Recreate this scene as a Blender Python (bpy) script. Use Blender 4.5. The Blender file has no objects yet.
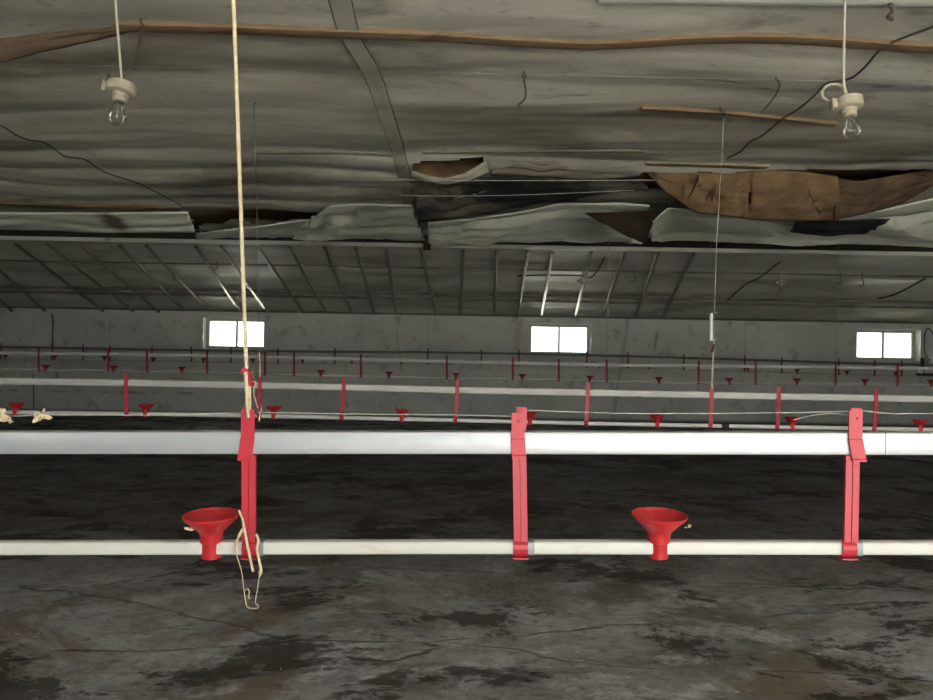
import bpy, bmesh, math, random
from mathutils import Vector, Matrix, noise

random.seed(7)
SC = bpy.context.scene
COL = SC.collection
R = math.radians

# ------------------------------------------------------------------ camera
CAM_H = 1.03
FPX = 718.0
ROLL = R(1.0)
PITCH = math.atan(5 / FPX)
cam_d = bpy.data.cameras.new('camera')
cam = bpy.data.objects.new('camera', cam_d)
COL.objects.link(cam)
cam_d.sensor_fit = 'HORIZONTAL'
cam_d.sensor_width = 36.0
cam_d.lens = FPX / 933.0 * 36.0
cam_d.clip_start = 0.02
ROT = Matrix.Rotation(R(90) + PITCH, 3, 'X') @ Matrix.Rotation(ROLL, 3, 'Z')
cam.matrix_world = Matrix.Translation((0, 0, CAM_H)) @ ROT.to_4x4()
SC.camera = cam
CAMP = Vector((0, 0, CAM_H))


def ray(px, py):
    return ROT @ Vector(((px - 466.5) / FPX, -(py - 350) / FPX, -1))


def W(px, py, d):
    """point of the vertical plane y = d seen at a photo coordinate (used to measure the place)"""
    r = ray(px, py)
    return CAMP + r * (d / r.y)


ZC = CAM_H + 1.40          # flat ceiling
Y_BEAM, Y_WALL, Y_FRONT = 9.0, 11.2, -1.9
X_SIDE = 12.5
Z_EAVE = CAM_H + 0.62


def Cp(px, py, drop=0.0):
    """point of the ceiling plane (lowered by drop)"""
    r = ray(px, py)
    t = (ZC - drop - CAM_H) / r.z
    return CAMP + r * t


# ------------------------------------------------------------------ materials
def nodes_of(name):
    m = bpy.data.materials.new(name)
    m.use_nodes = True
    nt = m.node_tree
    for n in list(nt.nodes):
        nt.nodes.remove(n)
    return m, nt


class NB:
    def __init__(s, nt):
        s.nt = nt

    def n(s, t, **k):
        nd = s.nt.nodes.new(t)
        for a, b in k.items():
            setattr(nd, a, b)
        return nd

    def l(s, a, b):
        s.nt.links.new(a, b)

    def math(s, op, a, b=None, clamp=False):
        nd = s.n('ShaderNodeMath', operation=op, use_clamp=clamp)
        for i, v in enumerate((a, b)):
            if v is None:
                continue
            if isinstance(v, (int, float)):
                nd.inputs[i].default_value = v
            else:
                s.l(v, nd.inputs[i])
        return nd.outputs[0]

    def ramp(s, v, lo, hi, a=0.0, b=1.0):
        nd = s.n('ShaderNodeMapRange', clamp=True, interpolation_type='SMOOTHSTEP')
        s.l(v, nd.inputs[0])
        nd.inputs[1].default_value = lo
        nd.inputs[2].default_value = hi
        nd.inputs[3].default_value = a
        nd.inputs[4].default_value = b
        return nd.outputs[0]

    def coords(s, stretch=(1, 1, 1), rnd=True, vec=None):
        if vec is None:
            tc = s.n('ShaderNodeTexCoord')
            vec = tc.outputs['Object']
        if rnd:
            oi = s.n('ShaderNodeObjectInfo')
            mul = s.math('MULTIPLY', oi.outputs['Random'], 37.0)
            add = s.n('ShaderNodeVectorMath', operation='ADD')
            s.l(vec, add.inputs[0])
            s.l(mul, add.inputs[1])
            vec = add.outputs[0]
        mp = s.n('ShaderNodeMapping')
        mp.inputs['Scale'].default_value = stretch
        s.l(vec, mp.inputs['Vector'])
        return mp.outputs[0]

    def noise(s, vec, scale, detail=4, rough=0.55, dist=0.0):
        nd = s.n('ShaderNodeTexNoise')
        nd.inputs['Scale'].default_value = scale
        nd.inputs['Detail'].default_value = detail
        nd.inputs['Roughness'].default_value = rough
        nd.inputs['Distortion'].default_value = dist
        s.l(vec, nd.inputs['Vector'])
        return nd.outputs['Fac']

    def mix(s, fac, a, b):
        nd = s.n('ShaderNodeMix', data_type='RGBA')
        for i, v in ((0, fac), (6, a), (7, b)):
            if isinstance(v, (int, float)):
                nd.inputs[i].default_value = v
            elif isinstance(v, tuple):
                nd.inputs[i].default_value = (*v, 1)
            else:
                s.l(v, nd.inputs[i])
        return nd.outputs[2]


def mk(name, c1, c2=None, scale=4, stretch=(1, 1, 1), rough=0.7, metallic=0.0, bump=0.0, bscale=None,
       stains=(), spec=0.4, trans=0.0, rnd=True, rough2=None, sub=0.0):
    m, nt = nodes_of(name)
    b = NB(nt)
    out = b.n('ShaderNodeOutputMaterial')
    p = b.n('ShaderNodeBsdfPrincipled')
    b.l(p.outputs[0], out.inputs[0])
    v = b.coords(stretch, rnd)
    f = b.noise(v, scale, 5)
    col = b.mix(b.ramp(f, 0.3, 0.7), c1, c2 or c1)
    for (c, sc, lo, hi, st) in stains:
        sv = b.coords(st, rnd)
        sf = b.noise(sv, sc, 6, 0.62, 0.4)
        col = b.mix(b.ramp(sf, lo, hi), col, c)
    b.l(col, p.inputs['Base Color'])
    p.inputs['Roughness'].default_value = rough
    if rough2 is not None:
        b.l(b.ramp(f, 0.35, 0.65, rough, rough2), p.inputs['Roughness'])
    p.inputs['Metallic'].default_value = metallic
    p.inputs['Specular IOR Level'].default_value = spec
    if trans:
        p.inputs['Transmission Weight'].default_value = trans
    if sub:
        p.inputs['Subsurface Weight'].default_value = sub
        p.inputs['Subsurface Radius'].default_value = (0.02, 0.006, 0.004)
        p.inputs['Subsurface Scale'].default_value = 0.5
    if bump:
        bn = b.n('ShaderNodeBump')
        bn.inputs['Strength'].default_value = bump
        bn.inputs['Distance'].default_value = 0.01
        b.l(b.noise(v, bscale or scale * 3, 6, 0.6), bn.inputs['Height'])
        b.l(bn.outputs[0], p.inputs['Normal'])
    return m


M = {}
M['ceil'] = mk('ceiling_sheet', (0.63, 0.61, 0.535), (0.52, 0.503, 0.44), 1.2, (0.35, 1.6, 1), 0.75, bump=0.35, bscale=9, rnd=False,
               stains=(((0.27, 0.245, 0.195), 0.9, 0.47, 0.68, (0.5, 1.1, 1)), ((0.74, 0.71, 0.58), 1.5, 0.56, 0.70, (0.6, 1.2, 1)),
                       ((0.20, 0.195, 0.17), 1.9, 0.57, 0.72, (0.6, 1.1, 1)), ((0.16, 0.135, 0.10), 4.5, 0.62, 0.74, (0.25, 1.6, 1)),
                       ((0.30, 0.28, 0.23), 18, 0.58, 0.74, (0.6, 1, 1))))
M['foil'] = mk('pale_foil_sheet', (0.70, 0.72, 0.63), (0.58, 0.60, 0.52), 2, (0.5, 2, 2), 0.62, bump=0.3, bscale=14,
               stains=(((0.17, 0.15, 0.11), 2.2, 0.58, 0.78, (0.4, 1, 1.5)),))
M['slope'] = mk('far_roof_sheet', (0.56, 0.56, 0.49), (0.40, 0.40, 0.345), 1.5, (0.5, 1.6, 1), 0.5, bump=0.5, bscale=8, rnd=False,
                stains=(((0.24, 0.22, 0.18), 1.6, 0.56, 0.72, (0.35, 1.6, 1)), ((0.64, 0.64, 0.56), 1.4, 0.6, 0.75, (0.4, 1.4, 1))))
M['insul'] = mk('brown_mineral_wool', (0.25, 0.168, 0.095), (0.155, 0.098, 0.053), 7, (1, 1, 1), 0.95, bump=0.7, bscale=45, spec=0.1,
                stains=(((0.085, 0.055, 0.033), 4, 0.58, 0.72, (2.5, 1, 0.5)), ((0.36, 0.25, 0.14), 3, 0.6, 0.75, (1, 1, 1))))
M['insul_dark'] = mk('dark_mineral_wool', (0.14, 0.095, 0.06), (0.08, 0.055, 0.037), 6, (1, 1, 1), 0.95, bump=0.7, bscale=45, spec=0.1,
                     stains=(((0.27, 0.235, 0.18), 5, 0.62, 0.75, (1, 1, 1)),))
M['insul_pale'] = mk('grey_torn_edge', (0.34, 0.325, 0.27), (0.24, 0.225, 0.18), 8, (1, 1, 1), 0.9, bump=0.3, bscale=30)
M['hole_shade'] = mk('shaded_hole_fill', (0.035, 0.024, 0.017), (0.018, 0.013, 0.01), 4, (1, 1, 1), 0.95, bump=0.4, bscale=30, spec=0.1)  # near-black colour standing in for the shade inside the triangular hole
M['stained'] = mk('water_stained_sheet', (0.36, 0.325, 0.26), (0.26, 0.215, 0.16), 2, (0.4, 1, 2), 0.85, bump=0.3, bscale=16,
                  stains=(((0.12, 0.085, 0.055), 2.4, 0.55, 0.72, (0.4, 1, 2)),))
M['droop'] = mk('dark_brown_sheet_edge', (0.13, 0.092, 0.062), (0.085, 0.06, 0.042), 5, (0.6, 1, 1), 0.9, bump=0.4, bscale=25, spec=0.1)
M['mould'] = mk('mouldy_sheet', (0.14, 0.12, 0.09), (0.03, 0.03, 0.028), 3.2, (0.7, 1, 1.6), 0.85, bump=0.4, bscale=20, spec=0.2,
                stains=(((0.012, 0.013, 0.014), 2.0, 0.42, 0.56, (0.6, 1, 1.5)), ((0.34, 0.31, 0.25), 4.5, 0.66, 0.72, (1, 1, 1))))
M['deck'] = mk('roof_boards', (0.34, 0.20, 0.10), (0.22, 0.13, 0.07), 3, (0.3, 5, 1), 0.9, bump=0.3, rnd=False)
M['batten'] = mk('brown_batten_wood', (0.235, 0.155, 0.09), (0.165, 0.11, 0.065), 4, (0.6, 8, 8), 0.8, bump=0.3, bscale=25,
                 stains=(((0.10, 0.065, 0.04), 3, 0.6, 0.72, (1, 3, 3)),))
M['batten_pale'] = mk('pale_batten_wood', (0.30, 0.25, 0.17), (0.22, 0.18, 0.12), 4, (0.6, 8, 8), 0.8, bump=0.3, bscale=25)
M['bar'] = mk('whitewashed_bar', (0.24, 0.23, 0.20), (0.17, 0.16, 0.135), 5, (8, 0.7, 8), 0.33, metallic=0.45, bump=0.08,
              stains=(((0.14, 0.12, 0.09), 4, 0.60, 0.72, (1, 1, 1)),))
M['beam'] = mk('grey_painted_beam', (0.80, 0.80, 0.73), (0.68, 0.68, 0.61), 3, (0.5, 3, 3), 0.5, rnd=False,
               stains=(((0.16, 0.14, 0.11), 3, 0.6, 0.75, (0.5, 1, 1)),))
M['gap_shade'] = mk('shaded_gap_board', (0.05, 0.045, 0.036), (0.03, 0.027, 0.022), 3, (0.4, 4, 4), 0.9)
M['dark_wood'] = mk('dark_weathered_wood', (0.12, 0.11, 0.09), (0.20, 0.185, 0.15), 3, (0.5, 4, 4), 0.85, bump=0.3)
M['alu'] = mk('aluminium_profile', (0.47, 0.485, 0.50), (0.41, 0.425, 0.44), 6, (0.6, 1, 6), 0.38, metallic=0.5, bump=0.03, spec=0.5, rough2=0.5,
              stains=(((0.36, 0.37, 0.38), 30, 0.68, 0.74, (1, 1, 1)), ((0.40, 0.41, 0.42), 9, 0.68, 0.75, (1, 1, 1))))
M['alu_worn'] = mk('worn_aluminium', (0.58, 0.57, 0.53), (0.50, 0.49, 0.455), 5, (0.6, 1, 5), 0.6, metallic=0.1)
M['alu_far'] = mk('far_aluminium', (0.58, 0.58, 0.53), (0.47, 0.47, 0.43), 4, (0.6, 1, 4), 0.7, metallic=0.1)  # matte rail copy, tone matched to the dim third line
M['rail_shaded'] = mk('shaded_far_rail', (0.17, 0.17, 0.155), (0.12, 0.12, 0.11), 4, (0.6, 1, 4), 0.8)  # rail copy darkened in colour for the backlit farthest line
M['red_deep_shade'] = mk('deep_shaded_red_plastic', (0.20, 0.022, 0.028), (0.14, 0.018, 0.022), 9, (1, 1, 1), 0.7)  # red plastic copy, backlit shade of the farthest hangers put into the colour
M['pipe_shaded'] = mk('shaded_pvc_pipe', (0.46, 0.45, 0.40), (0.36, 0.34, 0.29), 4, (1, 1, 1), 0.6)  # pipe copy with the dimness of the far lines in its colour
M['red_shaded'] = mk('shaded_red_plastic', (0.28, 0.026, 0.034), (0.21, 0.022, 0.028), 9, (1, 1, 1), 0.6)  # red plastic copy darkened for the backlit far lines
M['pvc'] = mk('white_pvc_pipe', (0.58, 0.58, 0.545), (0.53, 0.52, 0.475), 5, (1, 1, 1), 0.4,
              stains=(((0.48, 0.38, 0.26), 6, 0.62, 0.76, (0.9, 1, 3)), ((0.55, 0.5, 0.42), 40, 0.66, 0.74, (1, 1, 1))))
M['red'] = mk('red_plastic', (0.46, 0.032, 0.048), (0.40, 0.027, 0.040), 9, (1, 1, 1), 0.42, spec=0.4,
              stains=(((0.70, 0.28, 0.25), 60, 0.70, 0.78, (1, 1, 0.5)), ((0.42, 0.03, 0.04), 14, 0.64, 0.75, (1, 1, 1))))
M['red_cup'] = mk('red_cup_plastic', (0.50, 0.024, 0.028), (0.42, 0.018, 0.022), 8, (1, 1, 1), 0.38, spec=0.45,
                  stains=(((0.62, 0.25, 0.2), 70, 0.69, 0.76, (1, 1, 1)),))
M['hole'] = mk('dark_gap', (0.015, 0.01, 0.01), rough=0.9)
M['steel'] = mk('dull_steel', (0.30, 0.31, 0.32), (0.24, 0.25, 0.26), 20, (1, 1, 1), 0.5, metallic=0.5)
M['rope'] = mk('cream_rope', (0.66, 0.56, 0.38), (0.53, 0.43, 0.28), 90, (1, 1, 1), 0.85, bump=0.5, bscale=160)
M['twine'] = mk('pale_twine', (0.60, 0.50, 0.36), (0.48, 0.39, 0.27), 60, (1, 1, 1), 0.9)
M['wire'] = mk('galvanised_wire', (0.36, 0.36, 0.33), (0.28, 0.27, 0.25), 20, (1, 1, 1), 0.5, metallic=0.4)
M['bright_wire'] = mk('pale_wire', (0.55, 0.55, 0.50), (0.47, 0.47, 0.43), 20, (1, 1, 1), 0.5)
M['cable'] = mk('black_cable', (0.035, 0.033, 0.03), (0.05, 0.045, 0.04), 20, (1, 1, 1), 0.6)
M['white_cable'] = mk('yellowed_lamp_cable', (0.50, 0.47, 0.38), (0.42, 0.39, 0.31), 20, (1, 1, 1), 0.6)
M['rust'] = mk('rusty_hook_wire', (0.05, 0.042, 0.034), (0.075, 0.055, 0.04), 40, (1, 1, 1), 0.8)
M['bakelite'] = mk('yellowed_lamp_plastic', (0.42, 0.385, 0.295), (0.33, 0.30, 0.22), 25, (1, 1, 1), 0.5,
                   stains=(((0.3, 0.25, 0.17), 40, 0.64, 0.74, (1, 1, 1)),))
M['white_plastic'] = mk('white_plastic', (0.78, 0.78, 0.76), rough=0.4)
M['feather'] = mk('dirty_feather', (0.72, 0.60, 0.44), (0.55, 0.42, 0.27), 60, (1, 1, 1), 0.9)
M['frame'] = mk('cream_window_frame', (0.56, 0.53, 0.44), (0.47, 0.44, 0.36), 10, (1, 1, 1), 0.6)
M['reveal'] = mk('whitewashed_reveal', (0.66, 0.66, 0.61), (0.58, 0.58, 0.53), 5, (1, 1, 1), 0.8)
M['tape'] = mk('grey_seam_tape', (0.50, 0.48, 0.41), (0.40, 0.385, 0.33), 6, (2, 0.6, 1), 0.6, bump=0.25, bscale=20, rnd=False)
M['tape_edge'] = mk('grey_tape_edge', (0.10, 0.095, 0.08), rough=0.9)
M['black'] = mk('black_rubber', (0.02, 0.02, 0.02), rough=0.7)
M['plaster'] = mk('plain_plaster', (0.30, 0.30, 0.27), (0.24, 0.24, 0.21), 1.5, (1, 1, 1), 0.9, rnd=False)
M['reddish'] = mk('dull_red_bracket', (0.12, 0.05, 0.04), rough=0.8)
M['earth'] = mk('outside_ground', (0.50, 0.485, 0.43), (0.44, 0.425, 0.37), 1.0, (1, 1, 1), 0.95, rnd=False)


M['bounce_ground'] = mk('pale_bounce_ground', (0.80, 0.78, 0.70), (0.72, 0.70, 0.62), 1.0, (1, 1, 1), 0.95, rnd=False)  # unseen back ground made pale to bounce more daylight up through the windows


def glass_mat(name, gl, tint=(1, 1, 1)):
    m, nt = nodes_of(name)
    b = NB(nt)
    out = b.n('ShaderNodeOutputMaterial')
    t = b.n('ShaderNodeBsdfTransparent')
    t.inputs[0].default_value = (*tint, 1)
    g = b.n('ShaderNodeBsdfGlossy')
    g.inputs['Roughness'].default_value = 0.03
    fr = b.n('ShaderNodeFresnel')
    fr.inputs[0].default_value = 1.5
    mx = b.n('ShaderNodeMixShader')
    b.l(b.math('MULTIPLY', fr.outputs[0], gl), mx.inputs[0])
    b.l(t.outputs[0], mx.inputs[1])
    b.l(g.outputs[0], mx.inputs[2])
    b.l(mx.outputs[0], out.inputs[0])
    return m


M['pane'] = glass_mat('window_glass', 1.0, (0.94, 0.96, 0.95))
M['bulb'] = glass_mat('clear_bulb_glass', 0.55, (0.93, 0.93, 0.9))


def wall_mat():
    m, nt = nodes_of('back_wall_plaster')
    b = NB(nt)
    out = b.n('ShaderNodeOutputMaterial')
    p = b.n('ShaderNodeBsdfPrincipled')
    b.l(p.outputs[0], out.inputs[0])
    tc = b.n('ShaderNodeTexCoord')
    vec = tc.outputs['Object']
    sx = b.n('ShaderNodeSeparateXYZ')
    b.l(vec, sx.inputs[0])
    v = b.coords((0.6, 1, 1), False)
    col = b.mix(b.ramp(b.noise(v, 1.6, 6), 0.3, 0.7), (0.66, 0.66, 0.585), (0.54, 0.54, 0.475))
    col = b.mix(b.ramp(b.noise(b.coords((1, 1, 0.8), False), 5, 6, 0.65), 0.54, 0.68), col, (0.40, 0.40, 0.345))
    col = b.mix(b.ramp(b.noise(b.coords((1.4, 1, 0.8), False), 3.3, 6, 0.72, 0.5), 0.60, 0.74), col, (0.26, 0.26, 0.22))
    wob = b.math('MULTIPLY', b.math('SUBTRACT', b.noise(b.coords((0, 0, 1), False), 2.5, 3), 0.5), 0.14)
    fine = b.noise(b.coords((1, 1, 0.5), False), 9, 5, 0.7)
    # water streaks and cracks running down the wall: (photo x at top, y top, x bottom, y bottom, width m, strength, colour)
    for (x0, y0, x1, y1, w, st, c) in ((629, 312, 613, 420, 0.045, 0.6, (0.30, 0.30, 0.26)),
                                       (657, 330, 654, 352, 0.04, 0.6, (0.22, 0.21, 0.18)),
                                       (52, 312, 53, 346, 0.025, 0.9, (0.08, 0.078, 0.066)),
                                       (33, 372, 34, 410, 0.018, 0.9, (0.08, 0.078, 0.066)),
                                       (519, 318, 516, 352, 0.09, 0.5, (0.45, 0.35, 0.19)),
                                       (396, 330, 402, 372, 0.03, 0.4, (0.25, 0.25, 0.22)),
                                       (33, 316, 34, 340, 0.012, 0.5, (0.25, 0.25, 0.22))):
        a, e = W(x0, y0, Y_WALL), W(x1, y1, Y_WALL)
        k = (a.x - e.x) / (a.z - e.z)
        cx = b.math('ADD', b.math('MULTIPLY', b.math('SUBTRACT', sx.outputs[2], e.z), k), e.x)
        dd = b.math('ABSOLUTE', b.math('SUBTRACT', b.math('SUBTRACT', sx.outputs[0], cx), b.math('MULTIPLY', wob, 0.5)))
        fac = b.ramp(dd, w * 0.25, w, st, 0.0)
        fac = b.math('MULTIPLY', fac, b.ramp(sx.outputs[2], a.z + 0.02, a.z - 0.05))
        fac = b.math('MULTIPLY', fac, b.ramp(sx.outputs[2], e.z - 0.02, e.z + 0.05))
        fac = b.math('MULTIPLY', fac, b.ramp(fine, 0.3, 0.5, 0.35, 1.0))
        col = b.mix(fac, col, c)
    # an old level mark of a lower floor layer along the foot of the wall
    lv = W(100, 392, Y_WALL).z
    dd = b.math('ABSOLUTE', b.math('SUBTRACT', sx.outputs[2], b.math('ADD', wob, lv)))
    fac = b.math('MULTIPLY', b.ramp(dd, 0.006, 0.03, 0.7, 0), b.ramp(sx.outputs[0], -3.6, -2.4, 1, 0))
    fac = b.math('MULTIPLY', fac, b.ramp(b.noise(b.coords((1, 1, 1), False), 2.6, 5, 0.7), 0.45, 0.6))
    col = b.mix(fac, col, (0.16, 0.155, 0.13))
    col = b.mix(b.ramp(b.math('ADD', sx.outputs[2], wob), 0.10, 0.02), col, (0.07, 0.055, 0.04))
    b.l(col, p.inputs['Base Color'])
    p.inputs['Roughness'].default_value = 0.9
    bn = b.n('ShaderNodeBump')
    bn.inputs['Strength'].default_value = 0.3
    bn.inputs['Distance'].default_value = 0.02
    b.l(b.noise(v, 8, 6, 0.65), bn.inputs['Height'])
    b.l(bn.outputs[0], p.inputs['Normal'])
    return m


M['wall'] = wall_mat()


def floor_mat():
    m, nt = nodes_of('stained_concrete_floor')
    b = NB(nt)
    out = b.n('ShaderNodeOutputMaterial')
    p = b.n('ShaderNodeBsdfPrincipled')
    b.l(p.outputs[0], out.inputs[0])
    v = b.coords((0.85, 1, 1), False)
    tc = b.n('ShaderNodeTexCoord')
    sx = b.n('ShaderNodeSeparateXYZ')
    b.l(tc.outputs['Object'], sx.inputs[0])
    big = b.noise(v, 1.0, 8, 0.65, 0.4)
    mid = b.noise(b.coords((0.85, 1.0, 1), False), 4.0, 9, 0.72, 0.5)
    fin = b.noise(b.coords((0.8, 1, 1), False), 24, 8, 0.75)
    # worn concrete, ground-in litter, damp stains, hairline cracks
    strip = b.ramp(b.math('ADD', sx.outputs[1], b.math('MULTIPLY', b.math('SUBTRACT', big, 0.5), 2.5)), 2.4, 4.4)  # darker floor beyond the first line: the daylight's fall-off put into the colour
    col = b.mix(b.ramp(big, 0.34, 0.66), (0.145, 0.134, 0.124), (0.49, 0.488, 0.49))
    col = b.mix(b.ramp(mid, 0.47, 0.62, 0, 0.85), col, (0.55, 0.55, 0.56))
    brown = b.noise(b.coords((0.8, 1, 1), False), 1.4, 9, 0.7, 0.8)
    col = b.mix(b.ramp(brown, 0.50, 0.64, 0, 0.85), col, (0.20, 0.15, 0.105))
    strip = b.math('MULTIPLY', strip, b.ramp(sx.outputs[1], 7.0, 9.5, 1.0, 0.25))  # painted fall-off eases where the windows light the floor
    col = b.mix(b.math('MULTIPLY', strip, 0.74), col, (0.085, 0.072, 0.056))
    dark = b.noise(b.coords((0.75, 1.1, 1), False), 1.5, 10, 0.74, 0.35)
    dk = b.ramp(dark, 0.525, 0.57)
    col = b.mix(b.math('MULTIPLY', dk, 0.82), col, (0.045, 0.036, 0.027))
    col = b.mix(b.ramp(fin, 0.47, 0.66, 0, 0.5), col, (0.09, 0.078, 0.064))
    vo = b.n('ShaderNodeTexVoronoi', feature='DISTANCE_TO_EDGE')
    vo.inputs['Scale'].default_value = 0.75
    wv = b.n('ShaderNodeMixRGB', blend_type='ADD')
    wv.inputs[0].default_value = 0.35
    nz = b.n('ShaderNodeTexNoise')
    nz.inputs['Scale'].default_value = 2.2
    nz.inputs['Detail'].default_value = 6
    cv = b.coords((0.45, 1.5, 1), False)
    b.l(cv, nz.inputs['Vector'])
    b.l(cv, wv.inputs[1])
    b.l(nz.outputs['Color'], wv.inputs[2])
    b.l(wv.outputs[0], vo.inputs['Vector'])
    crack = b.math('MULTIPLY', b.ramp(vo.outputs[0], 0.001, 0.010, 0.9, 0.0), b.ramp(big, 0.42, 0.55))
    col = b.mix(b.math('MULTIPLY', crack, 0.3), col, (0.035, 0.028, 0.022))
    speck = b.noise(b.coords((1, 1, 1), False), 60, 2, 0.5)
    col = b.mix(b.ramp(speck, 0.72, 0.78, 0, 0.6), col, (0.42, 0.41, 0.38))
    b.l(col, p.inputs['Base Color'])
    b.l(b.ramp(mid, 0.3, 0.7, 0.95, 0.75), p.inputs['Roughness'])
    p.inputs['Specular IOR Level'].default_value = 0.15
    bn = b.n('ShaderNodeBump')
    bn.inputs['Strength'].default_value = 0.8
    bn.inputs['Distance'].default_value = 0.025
    hgt = b.math('ADD', b.math('MULTIPLY', fin, 0.4), b.math('SUBTRACT', b.math('MULTIPLY', mid, 1.4), b.math('ADD', b.math('MULTIPLY', dk, 0.25), crack)))
    b.l(hgt, bn.inputs['Height'])
    b.l(bn.outputs[0], p.inputs['Normal'])
    return m


M['floor'] = floor_mat()


# ------------------------------------------------------------------ mesh helpers
def new_bm():
    return bmesh.new()


def box(bm, x0, x1, y0, y1, z0, z1, bev=0.0, mat=None):
    vs = [bm.verts.new((x, y, z)) for x in (x0, x1) for y in (y0, y1) for z in (z0, z1)]
    fs = [(0, 1, 3, 2), (4, 6, 7, 5), (0, 4, 5, 1), (2, 3, 7, 6), (0, 2, 6, 4), (1, 5, 7, 3)]
    faces = [bm.faces.new([vs[i] for i in f]) for f in fs]
    if mat is not None:
        for v in vs:
            v.co = mat @ v.co
    if bev:
        es = list({e for f in faces for e in f.edges})
        bmesh.ops.bevel(bm, geom=es, offset=bev, segments=2, affect='EDGES', profile=0.6)


def frame_axes(t):
    t = t.normalized()
    up = Vector((0, 0, 1))
    if abs(t.z) > 0.95:
        up = Vector((0, 1, 0))
    a = t.cross(up).normalized()
    return a, a.cross(t).normalized()


def sweep(bm, pts, prof, cap=True):
    """sweep a closed 2-D profile (side, up) along a polyline"""
    pts = [Vector(p) for p in pts]
    rings = []
    n = len(pts)
    for i, p in enumerate(pts):
        t = pts[min(i + 1, n - 1)] - pts[max(i - 1, 0)]
        a, u = frame_axes(t)
        pr = prof(i / max(1, n - 1)) if callable(prof) else prof
        rings.append([bm.verts.new(p + a * s + u * h) for s, h in pr])
    k = len(rings[0])
    for r0, r1 in zip(rings, rings[1:]):
        for j in range(k):
            bm.faces.new((r0[j], r0[(j + 1) % k], r1[(j + 1) % k], r1[j]))
    if cap:
        bm.faces.new(rings[0][::-1])
        bm.faces.new(rings[-1])


def circ(r, n=8):
    return [(r * math.cos(2 * math.pi * i / n), r * math.sin(2 * math.pi * i / n)) for i in range(n)]


def rrect(w, h, c, seg=3):
    out = []
    for cx, cy, a0 in ((w / 2 - c, h / 2 - c, 0), (-w / 2 + c, h / 2 - c, 90), (-w / 2 + c, -h / 2 + c, 180), (w / 2 - c, -h / 2 + c, 270)):
        for i in range(seg + 1):
            a = R(a0 + 90 * i / seg)
            out.append((cx + c * math.cos(a), cy + c * math.sin(a)))
    return out


def tube(bm, pts, r, n=8):
    sweep(bm, pts, circ(r, n))


def smooth_pts(pts, sub=6):
    pts = [Vector(p) for p in pts]
    out = []
    for i in range(len(pts) - 1):
        p0, p1, p2, p3 = pts[max(i - 1, 0)], pts[i], pts[i + 1], pts[min(i + 2, len(pts) - 1)]
        for k in range(sub):
            t = k / sub
            out.append(0.5 * ((2 * p1) + (p2 - p0) * t + (2 * p0 - 5 * p1 + 4 * p2 - p3) * t * t + (3 * p1 - p0 - 3 * p2 + p3) * t ** 3))
    out.append(pts[-1])
    return out


def lathe(bm, prof, n=32, mat=None, z_axis=True):
    rings = []
    for r, z in prof:
        rings.append([bm.verts.new((r * math.cos(2 * math.pi * i / n), r * math.sin(2 * math.pi * i / n), z)) for i in range(n)])
    for r0, r1 in zip(rings, rings[1:]):
        for j in range(n):
            bm.faces.new((r0[j], r0[(j + 1) % n], r1[(j + 1) % n], r1[j]))
    if prof[0][0] > 1e-4:
        bm.faces.new(rings[0][::-1])
    if prof[-1][0] > 1e-4:
        bm.faces.new(rings[-1])
    if mat is not None:
        for r in rings:
            for v in r:
                v.co = mat @ v.co


def extrude_x(bm, poly, x0, x1):
    """polygon in (y, z), extruded along x"""
    a = [bm.verts.new((x0, y, z)) for y, z in poly]
    c = [bm.verts.new((x1, y, z)) for y, z in poly]
    n = len(poly)
    for j in range(n):
        bm.faces.new((a[j], a[(j + 1) % n], c[(j + 1) % n], c[j]))
    bm.faces.new(a[::-1])
    bm.faces.new(c)


LOC = {}


def finish(bm, name, mat, smooth=False):
    bmesh.ops.remove_doubles(bm, verts=bm.verts, dist=1e-6)
    bmesh.ops.recalc_face_normals(bm, faces=bm.faces)
    me = bpy.data.meshes.new(name)
    bm.to_mesh(me)
    bm.free()
    me.materials.append(M[mat])
    if smooth:
        me.polygons.foreach_set('use_smooth', [True] * len(me.polygons))
        try:
            me.set_sharp_from_angle(angle=R(42))
        except Exception:
            pass
    return me


def world_loc(o):
    v = Vector((0, 0, 0))
    while o is not None:
        v = v + o.location
        o = o.parent
    return v


def put(me, name, parent=None, loc=(0, 0, 0)):
    o = bpy.data.objects.new(name, me)
    COL.objects.link(o)
    o.location = loc
    if parent is not None:
        o.parent = parent
    return o


def obj(name, bm, mat, parent=None, smooth=False, origin=None):
    """world-space bmesh -> one mesh object (shifted into its parent's space)"""
    me = finish(bm, name, mat, smooth)
    if parent is not None:
        me.transform(Matrix.Translation(-world_loc(parent)))
        return put(me, name, parent)
    co = [v.co for v in me.vertices]
    if origin is None:
        origin = Vector((sum(c.x for c in co) / len(co), sum(c.y for c in co) / len(co), min(c.z for c in co)))
    me.transform(Matrix.Translation(-Vector(origin)))
    return put(me, name, None, origin)


def thing(name, label, cat, loc, group=None):
    o = bpy.data.objects.new(name, None)
    COL.objects.link(o)
    o.empty_display_size = 0.05
    o.location = loc
    return tag(o, label, cat, group)


def tag(o, label, cat, group=None, kind=None):
    o['label'] = label
    o['category'] = cat
    if group:
        o['group'] = group
    if kind:
        o['kind'] = kind
    return o


def struct(name, bm, mat, smooth=False, parent=None):
    me = finish(bm, name, mat, smooth)
    if parent is not None:
        me.transform(Matrix.Translation(-world_loc(parent)))
    o = put(me, name, parent)
    if parent is None:
        o['kind'] = 'structure'
    return o


ORD = ['first', 'second', 'third', 'fourth', 'fifth', 'sixth', 'seventh', 'eighth', 'ninth', 'tenth', 'eleventh', 'twelfth',
       'thirteenth', 'fourteenth', 'fifteenth', 'sixteenth', 'seventeenth', 'eighteenth', 'nineteenth', 'twentieth', 'twenty-first', 'twenty-second', 'twenty-third']


def fbm(x, y, z=0.0, o=4):
    return noise.fractal(Vector((x, y, z)), 1.0, 2.0, o)


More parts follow.
